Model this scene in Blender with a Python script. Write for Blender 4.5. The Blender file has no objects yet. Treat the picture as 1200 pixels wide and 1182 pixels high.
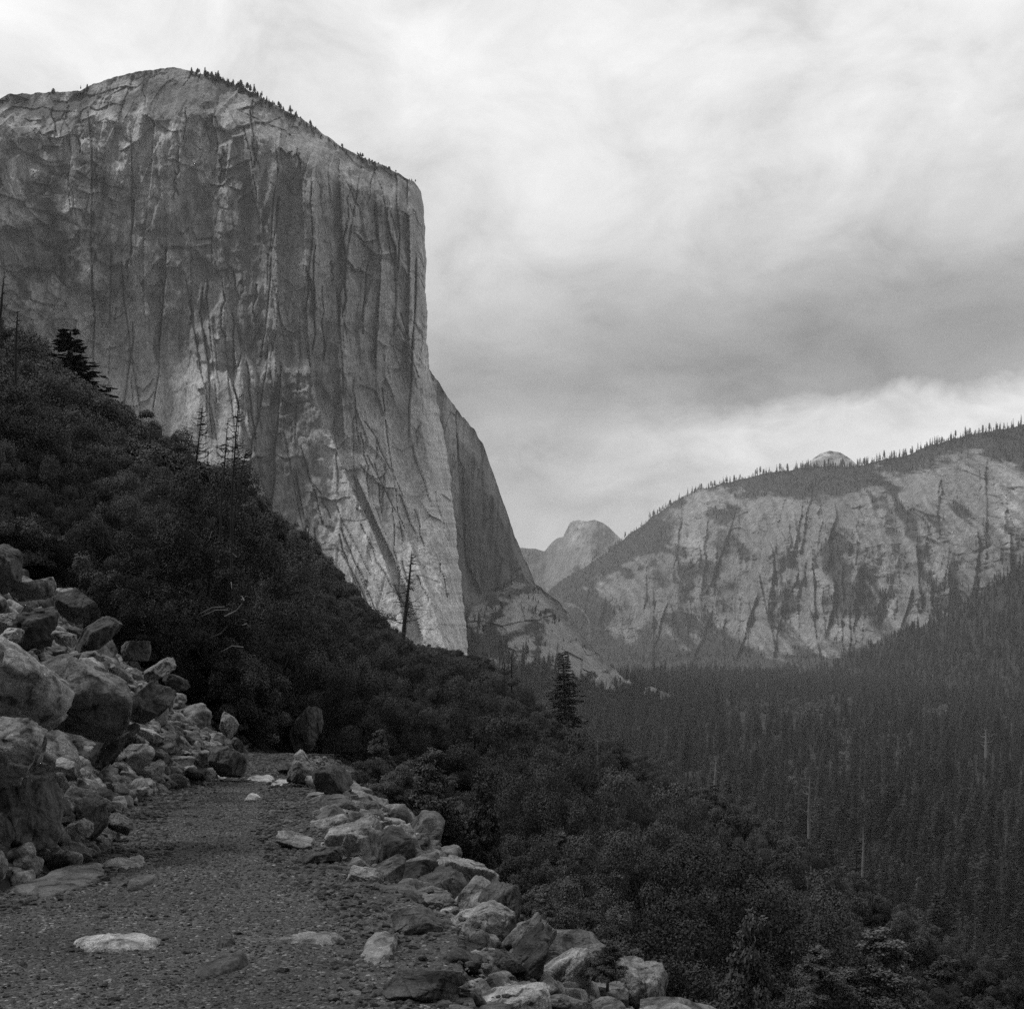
import bpy, bmesh, math, random
import numpy as np
from mathutils import Vector, Matrix

R = math.radians
rng = np.random.default_rng(7)
random.seed(7)
sc = bpy.context.scene
C = bpy.data.collections.new('place'); sc.collection.children.link(C)

F, CX, HY, CAMZ = 1714.0, 600.0, 735.0, 1.7      # focal length, centre column, horizon row, eye height
def W(px, py, Y): return np.array([(px-CX)/F*Y, Y, CAMZ+(HY-py)/F*Y])

# ------------------------------------------------------------------ noise
def _h(ix, iy, iz, seed):
    h = (ix.astype(np.uint32)*np.uint32(374761393) + iy.astype(np.uint32)*np.uint32(668265263)
         + iz.astype(np.uint32)*np.uint32(2246822519) + np.uint32((seed*3266489917) & 0xffffffff))
    h = (h ^ (h >> np.uint32(13)))*np.uint32(1274126177)
    h = h ^ (h >> np.uint32(16))
    return (h & np.uint32(0xffffff)).astype(np.float32)/np.float32(0xffffff)
def vn(x, y, z=None, seed=0):
    """value noise, -1..1"""
    x = np.asarray(x, np.float32); y = np.asarray(y, np.float32)
    x, y = np.broadcast_arrays(x, y)
    ix = np.floor(x); iy = np.floor(y); fx = x-ix; fy = y-iy
    ix = ix.astype(np.int64); iy = iy.astype(np.int64)
    u = fx*fx*fx*(fx*(fx*6-15)+10); v = fy*fy*fy*(fy*(fy*6-15)+10)
    if z is None:
        z0 = np.zeros_like(ix)
        a = _h(ix, iy, z0, seed); b = _h(ix+1, iy, z0, seed); c = _h(ix, iy+1, z0, seed); d = _h(ix+1, iy+1, z0, seed)
        return ((a+(b-a)*u)*(1-v) + (c+(d-c)*u)*v)*2-1
    z = np.broadcast_to(np.asarray(z, np.float32), x.shape)
    iz = np.floor(z); fz = z-iz; iz = iz.astype(np.int64); w = fz*fz*fz*(fz*(fz*6-15)+10)
    r = []
    for k in (0, 1):
        a = _h(ix, iy, iz+k, seed); b = _h(ix+1, iy, iz+k, seed); c = _h(ix, iy+1, iz+k, seed); d = _h(ix+1, iy+1, iz+k, seed)
        r.append((a+(b-a)*u)*(1-v) + (c+(d-c)*u)*v)
    return (r[0]*(1-w)+r[1]*w)*2-1
def fbm(x, y, z=None, o=4, seed=0, g=0.5):
    s = 0; a = 1.0; t = 0
    for k in range(o):
        s = s + a*vn(x, y, z, seed+k*17); t += a; a *= g
        nx = x*1.73+y*1.01+5.1; y = y*1.73-x*1.01+9.7; x = nx
        if z is not None: z = z*2.0+3.3
    return s/t
def sfbm(x, y, o=4, seed=0, g=0.5):
    """fbm that keeps its axes: for stretched patterns"""
    s = 0; a = 1.0; t = 0
    for k in range(o):
        s = s + a*vn(x*2**k+k*7.7, y*2**k+k*3.1, None, seed+k*17); t += a; a *= g
    return s/t
def ridged(x, y, o=3, seed=0, g=0.5):
    s = 0; a = 1.0; t = 0
    for k in range(o):
        s = s + a*(1-np.abs(vn(x*2**k+k*3.7, y*2**k+k*9.1, None, seed+k*31))*2); t += a; a *= g
    return s/t
def cells(x, y, seed=0, dx=0.9):
    """Worley: F1, F2-F1, id 0..1"""
    ix = np.floor(x).astype(np.int64); iy = np.floor(y).astype(np.int64); z0 = np.zeros_like(ix)
    f1 = np.full(x.shape, 9, np.float32); f2 = f1.copy(); cid = np.zeros(x.shape, np.float32)
    for a in (-1, 0, 1):
        for b in (-1, 0, 1):
            px = ix+a+_h(ix+a, iy+b, z0, seed)*dx; py = iy+b+_h(ix+a, iy+b, z0+1, seed)*dx
            d = ((px-x)**2+(py-y)**2).astype(np.float32); idd = _h(ix+a, iy+b, z0+2, seed)
            near = d < f1
            f2 = np.where(near, f1, np.minimum(f2, d)); cid = np.where(near, idd, cid); f1 = np.where(near, d, f1)
    return np.sqrt(f1), np.sqrt(f2)-np.sqrt(f1), cid
def sstep(a, b, x):
    t = np.clip((x-a)/(b-a), 0, 1); return t*t*(3-2*t)

# ------------------------------------------------------------------ mesh helpers
def mesh(name, V, Fc, mat=None, smooth=True, attrs=None):
    """V (n,3); Fc (m,3|4) array, or list of such arrays"""
    V = np.ascontiguousarray(V, np.float32)
    if not isinstance(Fc, list): Fc = [Fc]
    Fc = [np.asarray(f, np.int32) for f in Fc if len(f)]
    tot = [np.full(len(f), f.shape[1], np.int32) for f in Fc]
    tot = np.concatenate(tot); loops = np.concatenate([f.ravel() for f in Fc])
    m = bpy.data.meshes.new(name)
    m.vertices.add(len(V)); m.vertices.foreach_set('co', V.ravel())
    m.loops.add(len(loops)); m.loops.foreach_set('vertex_index', loops)
    m.polygons.add(len(tot))
    st = np.concatenate([[0], np.cumsum(tot)[:-1]]).astype(np.int32)
    m.polygons.foreach_set('loop_start', st); m.polygons.foreach_set('loop_total', tot)
    m.update(calc_edges=True)
    m.polygons.foreach_set('use_smooth', np.full(len(tot), smooth))
    for k, a in (attrs or {}).items():
        at = m.attributes.new(k, 'FLOAT', 'POINT'); at.data.foreach_set('value', np.ascontiguousarray(a, np.float32).ravel())
    if mat: m.materials.append(mat)
    return m
def obj(name, m, parent=None, loc=(0,0,0)):
    o = bpy.data.objects.new(name, m); C.objects.link(o); o.location = loc
    if parent: o.parent = parent
    return o
def tag(o, label=None, cat=None, group=None, kind=None):
    if label: o['label'] = label
    if cat: o['category'] = cat
    if group: o['group'] = group
    if kind: o['kind'] = kind
    return o
def gridfaces(nr, nc, closed=False):
    i = np.arange(nr-1)[:, None]; j = np.arange(nc if closed else nc-1)[None, :]
    j2 = (j+1) % nc
    return np.stack([i*nc+j, i*nc+j2, (i+1)*nc+j2, (i+1)*nc+j], -1).reshape(-1, 4)
class MB:
    def __init__(s): s.V = []; s.F3 = []; s.F4 = []; s.n = 0
    def add(s, V, Fc):
        V = np.asarray(V, np.float32); Fc = np.asarray(Fc, np.int64)
        (s.F3 if Fc.shape[1] == 3 else s.F4).append(Fc+s.n); s.V.append(V); s.n += len(V)
    def tube(s, P, r, sides=6):
        P = np.asarray(P, float); n = len(P); r = np.broadcast_to(r, n)
        rings = []
        for i in range(n):
            t = P[min(i+1, n-1)]-P[max(i-1, 0)]; t = t/(np.linalg.norm(t)+1e-9)
            a = np.cross(t, [0.31, 0.95, 0.05] if abs(t[1]) < .8 else [1, 0, 0]); a /= np.linalg.norm(a)+1e-9
            b = np.cross(t, a); th = np.arange(sides)*2*math.pi/sides
            rings.append(P[i]+r[i]*(np.cos(th)[:, None]*a+np.sin(th)[:, None]*b))
        s.add(np.concatenate(rings), gridfaces(n, sides, True))
    def build(s, name, mat=None, smooth=True):
        fs = []
        if s.F4: fs.append(np.concatenate(s.F4))
        if s.F3: fs.append(np.concatenate(s.F3))
        return mesh(name, np.concatenate(s.V), fs, mat, smooth)

# ------------------------------------------------------------------ materials (the photograph is black and white: every colour is a grey)
def newmat(name):
    m = bpy.data.materials.new(name); m.use_nodes = True
    nt = m.node_tree; b = nt.nodes['Principled BSDF']
    return m, nt, b
def N(nt, t, **kw):
    n = nt.nodes.new(t)
    for k, v in kw.items():
        if k in n.inputs: n.inputs[k].default_value = v
        else: setattr(n, k, v)
    return n
def L(nt, a, b): nt.links.new(a, b)
def math_(nt, op, a, b=None, clamp=False):
    n = nt.nodes.new('ShaderNodeMath'); n.operation = op; n.use_clamp = clamp
    for i, x in enumerate((a, b)):
        if x is None: continue
        if isinstance(x, (int, float)): n.inputs[i].default_value = x
        else: nt.links.new(x, n.inputs[i])
    return n.outputs[0]
def noise(nt, vec, scale, detail=6, rough=.55, dist=0):
    n = nt.nodes.new('ShaderNodeTexNoise'); n.inputs['Scale'].default_value = scale
    n.inputs['Detail'].default_value = detail; n.inputs['Roughness'].default_value = rough; n.inputs['Distortion'].default_value = dist
    if vec is not None: L(nt, vec, n.inputs['Vector'])
    return n.outputs[0]
def ramp(nt, fac, stops):
    n = nt.nodes.new('ShaderNodeValToRGB'); L(nt, fac, n.inputs[0]); e = n.color_ramp.elements
    while len(e) < len(stops): e.new(0.5)
    for k, (p, v) in enumerate(stops): e[k].position = p; e[k].color = (v, v, v, 1)
    return n.outputs[0]
def mapped(nt, vec, scale=(1,1,1)):
    n = nt.nodes.new('ShaderNodeMapping'); n.inputs['Scale'].default_value = scale; L(nt, vec, n.inputs['Vector']); return n.outputs[0]
def bump(nt, b, h, strength, dist, prev=None):
    n = nt.nodes.new('ShaderNodeBump'); n.inputs['Strength'].default_value = strength; n.inputs['Distance'].default_value = dist
    L(nt, h, n.inputs['Height'])
    if prev: L(nt, prev, n.inputs['Normal'])
    L(nt, n.outputs[0], b.inputs['Normal']); return n.outputs[0]
def scale_col(nt, col, f):
    n = nt.nodes.new('ShaderNodeVectorMath'); n.operation = 'SCALE'; L(nt, col, n.inputs[0])
    if isinstance(f, (int, float)): n.inputs['Scale'].default_value = f
    else: L(nt, f, n.inputs['Scale'])
    return n.outputs[0]

def cliff_mat(name, s, vstretch, bstr, contrast=1.0):
    """granite wall: tone attribute x streaks and grain; s = size in metres of the finest grain"""
    m, nt, b = newmat(name)
    geo = N(nt, 'ShaderNodeNewGeometry'); at = N(nt, 'ShaderNodeAttribute', attribute_name='tone')
    v1 = mapped(nt, geo.outputs['Position'], (1/(s*4), 1/(s*4), 1/(s*4*vstretch)))
    n1 = noise(nt, v1, 1.0, 8, .65, .4)
    v2 = mapped(nt, geo.outputs['Position'], (1/s, 1/s, 1/(s*2.0)))
    n2 = noise(nt, v2, 1.0, 6, .7)
    v3 = mapped(nt, geo.outputs['Position'], (1/(s*12), 1/(s*12), 1/(s*16)))
    n3 = noise(nt, v3, 1.0, 8, .6, .8)
    a = ramp(nt, n1, [(.3, .6), (.5, 1.0), (.7, 1.32)])
    c = ramp(nt, n2, [(.3, .58), (.5, 1.0), (.72, 1.5)])
    d = ramp(nt, n3, [(.3, .8), (.5, 1.0), (.7, 1.18)])
    t = scale_col(nt, a, math_(nt, 'MULTIPLY', at.outputs['Fac'], contrast))
    t = scale_col(nt, t, c); t = scale_col(nt, t, d)
    L(nt, t, b.inputs['Base Color'])
    b.inputs['Roughness'].default_value = .85; b.inputs['Specular IOR Level'].default_value = .25
    p = bump(nt, b, n1, bstr, s*3)
    bump(nt, b, n2, bstr*.8, s*1.2, p)
    return m
def boulder_mat(name, base):
    m, nt, b = newmat(name)
    tc = N(nt, 'ShaderNodeTexCoord'); oi = N(nt, 'ShaderNodeObjectInfo'); geo = N(nt, 'ShaderNodeNewGeometry')
    pos = geo.outputs['Position']
    fine = noise(nt, pos, 55, 5, .75); mid = noise(nt, pos, 5.5, 8, .62, .6); big = noise(nt, pos, 1.6, 5, .55)
    speck = ramp(nt, fine, [(.3, .55), (.5, 1.0), (.72, 1.6)])
    stain = ramp(nt, mid, [(.36, .2), (.45, .7), (.54, 1.05), (.68, 1.5)])
    bg = ramp(nt, big, [(.3, .75), (.7, 1.2)])
    rnd = N(nt, 'ShaderNodeMapRange', **{'To Min': .4, 'To Max': 1.35}); L(nt, oi.outputs['Random'], rnd.inputs['Value'])
    t = scale_col(nt, speck, base); t = scale_col(nt, t, rnd.outputs[0]); t = scale_col(nt, t, stain); t = scale_col(nt, t, bg)
    # lichen crust: paler round blotches
    vor = N(nt, 'ShaderNodeTexVoronoi', Scale=9.0); L(nt, pos, vor.inputs['Vector'])
    lm = ramp(nt, math_(nt, 'ADD', vor.outputs['Distance'], math_(nt, 'MULTIPLY', mid, .5)), [(.33, 1.55), (.4, 1.0)])
    t = scale_col(nt, t, lm)
    L(nt, t, b.inputs['Base Color']); b.inputs['Roughness'].default_value = .8; b.inputs['Specular IOR Level'].default_value = .3
    p = bump(nt, b, mid, .9, .12)
    crack = N(nt, 'ShaderNodeTexVoronoi', Scale=2.2, feature='DISTANCE_TO_EDGE')
    wv = N(nt, 'ShaderNodeVectorMath', operation='ADD'); L(nt, pos, wv.inputs[0]); ns = N(nt, 'ShaderNodeTexNoise', Scale=3.0, Detail=4.0)
    L(nt, pos, ns.inputs['Vector']); L(nt, ns.outputs['Color'], wv.inputs[1]); L(nt, wv.outputs[0], crack.inputs['Vector'])
    ck = ramp(nt, crack.outputs['Distance'], [(0.0, 0.0), (.035, 1.0)])
    p = bump(nt, b, ck, .5, .02, p)
    bump(nt, b, fine, .55, .012, p)
    return m
def leaf_mat(name, base, var=.5):
    m, nt, b = newmat(name)
    oi = N(nt, 'ShaderNodeObjectInfo'); geo = N(nt, 'ShaderNodeNewGeometry')
    rnd = N(nt, 'ShaderNodeMapRange', **{'To Min': 1-var, 'To Max': 1+var}); L(nt, oi.outputs['Random'], rnd.inputs['Value'])
    isl = N(nt, 'ShaderNodeMapRange', **{'To Min': .55, 'To Max': 1.6}); L(nt, geo.outputs['Random Per Island'], isl.inputs['Value'])
    v = math_(nt, 'MULTIPLY', math_(nt, 'MULTIPLY', rnd.outputs[0], isl.outputs[0]), base)
    L(nt, v, b.inputs['Base Color']); b.inputs['Roughness'].default_value = .55; b.inputs['Specular IOR Level'].default_value = .3
    return m
def plain_mat(name, base, nscale=8, rough=.85, lo=.6, hi=1.4, bstr=.4, bd=.02, zs=1.0):
    m, nt, b = newmat(name)
    geo = N(nt, 'ShaderNodeNewGeometry'); n1 = noise(nt, mapped(nt, geo.outputs['Position'], (1, 1, zs)), nscale, 6, .65)
    L(nt, scale_col(nt, ramp(nt, n1, [(.3, lo), (.7, hi)]), base), b.inputs['Base Color'])
    b.inputs['Roughness'].default_value = rough; b.inputs['Specular IOR Level'].default_value = .25
    bump(nt, b, n1, bstr, bd); return m
def path_mat():
    m, nt, b = newmat('gravel_path')
    geo = N(nt, 'ShaderNodeNewGeometry'); pos = geo.outputs['Position']
    vor = N(nt, 'ShaderNodeTexVoronoi', Scale=50.0); L(nt, pos, vor.inputs['Vector'])
    vor2 = N(nt, 'ShaderNodeTexVoronoi', Scale=110.0); L(nt, pos, vor2.inputs['Vector'])
    c1 = ramp(nt, vor.outputs['Color'], [(.0, .35), (.5, .85), (.8, 1.3), (.92, 3.2)])
    c2 = ramp(nt, vor2.outputs['Color'], [(.0, .6), (.6, 1.0), (1.0, 1.6)])
    big = ramp(nt, noise(nt, pos, .9, 5, .6), [(.3, .72), (.7, 1.3)])
    t = scale_col(nt, c1, .10); t = scale_col(nt, t, c2); t = scale_col(nt, t, big)
    L(nt, t, b.inputs['Base Color']); b.inputs['Roughness'].default_value = .9; b.inputs['Specular IOR Level'].default_value = .2
    p = bump(nt, b, vor.outputs['Distance'], .9, -.013)
    bump(nt, b, vor2.outputs['Distance'], .8, -.008, p)
    return m

M = {
 'cap': cliff_mat('granite_wall', 3.0, 7, .9),
 'far': cliff_mat('granite_far', 6.0, 3.0, .9),
 'dome': cliff_mat('granite_dome', 14.0, 3, .6),
 'boulder': boulder_mat('granite_boulder', .25),
 'pale': boulder_mat('granite_pale', .42),
 'darkrock': boulder_mat('granite_dark', .105),
 'pebble': boulder_mat('pebble', .12),
 'oak': leaf_mat('oak_leaf', .056, .65),
 'bush': leaf_mat('bush_leaf', .075),
 'needle': leaf_mat('pine_needle', .028, .8),
 'meadow': leaf_mat('pale_leaf', .11),
 'bark': plain_mat('bark', .05, 6, zs=.3),
 'deadwood': plain_mat('dead_wood', .045, 9, zs=.2),
 'palewood': plain_mat('bleached_wood', .2, 9, zs=.2),
 'soil': plain_mat('slope_soil', .028, .8, lo=.5, hi=1.6, bstr=.6, bd=.2),
 'path': path_mat(),
}

# ------------------------------------------------------------------ the near hillside and the valley
KY = [-60, 0, 7, 10, 11.5, 13.6, 15, 18, 20.3, 22.3, 25.7, 30, 36, 45, 55, 100, 200, 300, 400, 600, 1000, 9000]
KL = [ 8, -3.9, -4.3, -4.15, -3.9, -3.75, -4.15, -4.75, -4.95, -4.6, -4.85, -5.8, -5.4, -3.2, -1.5, -2.5, -5, -10, -30, -120, -420, -7000]
KR = [12, .6, -.30, -.55, -1.12, -1.75, -2.0, -2.5, -2.8, -3.1, -3.75, -4.4, -4.1, -2.6, -1.3, -2.5, -5, -10, -30, -120, -420, -7000]
def zpath(Y): return np.interp(Y, [-60, 0, 30, 36, 60, 100, 400, 1000], [1.5, 0, -.9, -1.5, -1.9, -3, -12, -30])
def height(x, y):
    x = np.asarray(x, float); y = np.asarray(y, float)
    l = np.interp(y, KY, KL); r = np.interp(y, KY, KR); zp = zpath(y)
    near = 1-sstep(28, 45, y)
    dl = np.maximum(l-x, 0); dr = np.maximum(x-r, 0)
    up = dl*(.60+.22*near)
    up = np.where(up > 250, 250+(up-250)*.2, up)
    d1 = np.minimum(dr, 1.5)*(.42*near+.6*(1-near)); d2 = np.minimum(np.maximum(dr-1.5, 0), 16)*(.82*near+.62*(1-near)); d3 = np.maximum(dr-17.5, 0)*.66
    z = zp+up-(d1+d2+d3)
    away = np.minimum(dl+dr, 40)/40
    z = z+away*(fbm(x/30, y/30, o=4, seed=3)*5+fbm(x/5, y/5, o=3, seed=5)*.5)+np.minimum(dl+dr, 1.5)/1.5*fbm(x/.9, y/.9, o=3, seed=9)*.09
    flr = -130+fbm(x/400, y/400, o=2, seed=11)*3
    return flr+7*np.logaddexp(0, (z-flr)/7)
def onpath(x, y, m=0.0): return (x > np.interp(y, KY, KL)-m) & (x < np.interp(y, KY, KR)+m) & (y < 34) & (y > -2)

ang = np.concatenate([np.linspace(-27, 25, 620), np.linspace(25, 333, 160)[1:-1]])
ang = np.radians(ang)                              # measured from +Y towards +X
rad = np.concatenate([[.05, 1.5], np.geomspace(3, 12300, 520)])
A, Rr = np.meshgrid(ang, rad)
gx = np.clip(np.sin(A)*Rr, -5400, 5400); gy = np.clip(np.cos(A)*Rr, -1400, 11500); gz = height(gx, gy)
gz = gz-.06*onpath(gx, gy, .25)
tone = np.ones_like(gz)
gm = mesh('hillside', np.stack([gx, gy, gz], -1).reshape(-1, 3), [gridfaces(len(rad), len(ang), True), np.array([[0, 200, 420]])], M['soil'])
tag(obj('terrain', gm), 'dark brush covered slope falling from the old road to the valley floor', kind='structure')

# path: a fine sheet between the two rock edges
ys = np.concatenate([np.linspace(2.0, 16, 560), np.linspace(16, 36, 280)[1:]]); us = np.linspace(0, 1, 190)
YY = np.repeat(ys[:, None], len(us), 1)
l = np.interp(ys, KY, KL)-.75; r = np.interp(ys, KY, KR)+.75
XX = l[:, None]+(r-l)[:, None]*us[None]
ZZ = np.where(onpath(XX, YY, .25), zpath(YY), 0)
zp_ = zpath(YY); hh = height(XX, YY)
inside = onpath(XX, YY, .15)
ZZ = np.where(inside, zp_, np.minimum(hh, zp_+.15)-.0)+.008
def prel(x, y): return fbm(x/1.1, y/1.1, o=3, seed=21)*.035+fbm(x/.11, y/.11, o=3, seed=22)*.011
ZZ += prel(XX, YY)
edge = np.minimum(us, 1-us)[None]; ZZ -= (1-sstep(0, .07, edge))*.12
tag(obj('path', mesh('path', np.stack([XX, YY, ZZ], -1).reshape(-1, 3), gridfaces(len(ys), len(us)), M['path'])),
    'dark gravel bed of the abandoned road between two rock heaps', kind='structure')

# ------------------------------------------------------------------ rocks
def ico(sub):
    bm = bmesh.new(); bmesh.ops.create_icosphere(bm, subdivisions=sub, radius=1.0)
    V = np.array([v.co[:] for v in bm.verts]); Fc = np.array([[v.index for v in f.verts] for f in bm.faces]); bm.free()
    return V, Fc
ICO = {s: ico(s) for s in (2, 4, 6)}
def rock_verts(seed, sub, npl=13, p=26, flat=None):
    r_ = np.random.default_rng(seed); V, Fc = ICO[sub]
    n = r_.normal(size=(npl, 3)); n /= np.linalg.norm(n, axis=1)[:, None]
    # blocky fracture: three rough joint directions, slightly skewed, plus random cuts
    q, _ = np.linalg.qr(r_.normal(size=(3, 3))); q = q*.6+np.eye(3)*.4+r_.normal(size=(3, 3))*.12
    q /= np.linalg.norm(q, axis=1)[:, None]
    n = np.concatenate([q, -q+r_.normal(size=(3, 3))*.15, n]); n /= np.linalg.norm(n, axis=1)[:, None]
    d = np.concatenate([r_.uniform(.55, .85, 6), r_.uniform(.72, 1.05, npl)])
    c = np.maximum(V@n.T/d, 1e-3)
    r = ((c**p).sum(1)+(1/1.2)**p)**(-1/p)
    P = V*r[:, None]
    if sub > 2:
        o = seed*3.7
        r2 = 1+fbm(P[:, 0]*2+o, P[:, 1]*2, P[:, 2]*2, o=5, seed=seed)*.10
        f1, e, cid = cells((P[:, 0]+P[:, 2]*.7)*2.1+o, (P[:, 1]-P[:, 2]*.6)*2.1, seed)
        r2 -= (.13 if sub > 4 else .08)*(cid-.5)*sstep(0, .07, e)+.03*(1-sstep(0, .05, e))
        f1, e, cid = cells((P[:, 0]-P[:, 1]*.5)*4.7+o, (P[:, 2]+P[:, 1]*.6)*4.7, seed+9)
        r2 -= .05*(cid-.5)*sstep(0, .1, e)
        P = P*r2[:, None]
    lo, hi = P.min(0), P.max(0)
    return (P-(lo+hi)/2)/((hi-lo)/2), Fc
def rock_mesh(name, seed, sub, mat, **k):
    V, Fc = rock_verts(seed, sub, **k); return mesh(name, V, Fc, mat)
BIG = [rock_mesh('boulder_%s' % 'abcdefghijklmn'[i], 100+i, 6, M['boulder'], npl=int(rng.integers(3, 8)), p=float(rng.choice([50, 80, 110]))) for i in range(12)]
ROUND = [rock_mesh('boulder_round_%s' % 'abc'[i], 150+i, 6, M['pale'], npl=7, p=14.0) for i in range(3)]
BIGP = []
for i, b_ in enumerate(BIG[:6]):
    c_ = b_.copy(); c_.materials[0] = M['pale']; BIGP.append(c_)
BIGD = []
for i, b_ in enumerate(BIG[6:]):
    c_ = b_.copy(); c_.materials[0] = M['darkrock']; BIGD.append(c_)
SMALL = [rock_mesh('rock_%s' % 'abcdefghijklmn'[i], 200+i, 4, M['boulder'], npl=int(rng.integers(2, 8)), p=float(rng.choice([30, 60, 90]))) for i in range(12)]

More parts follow.
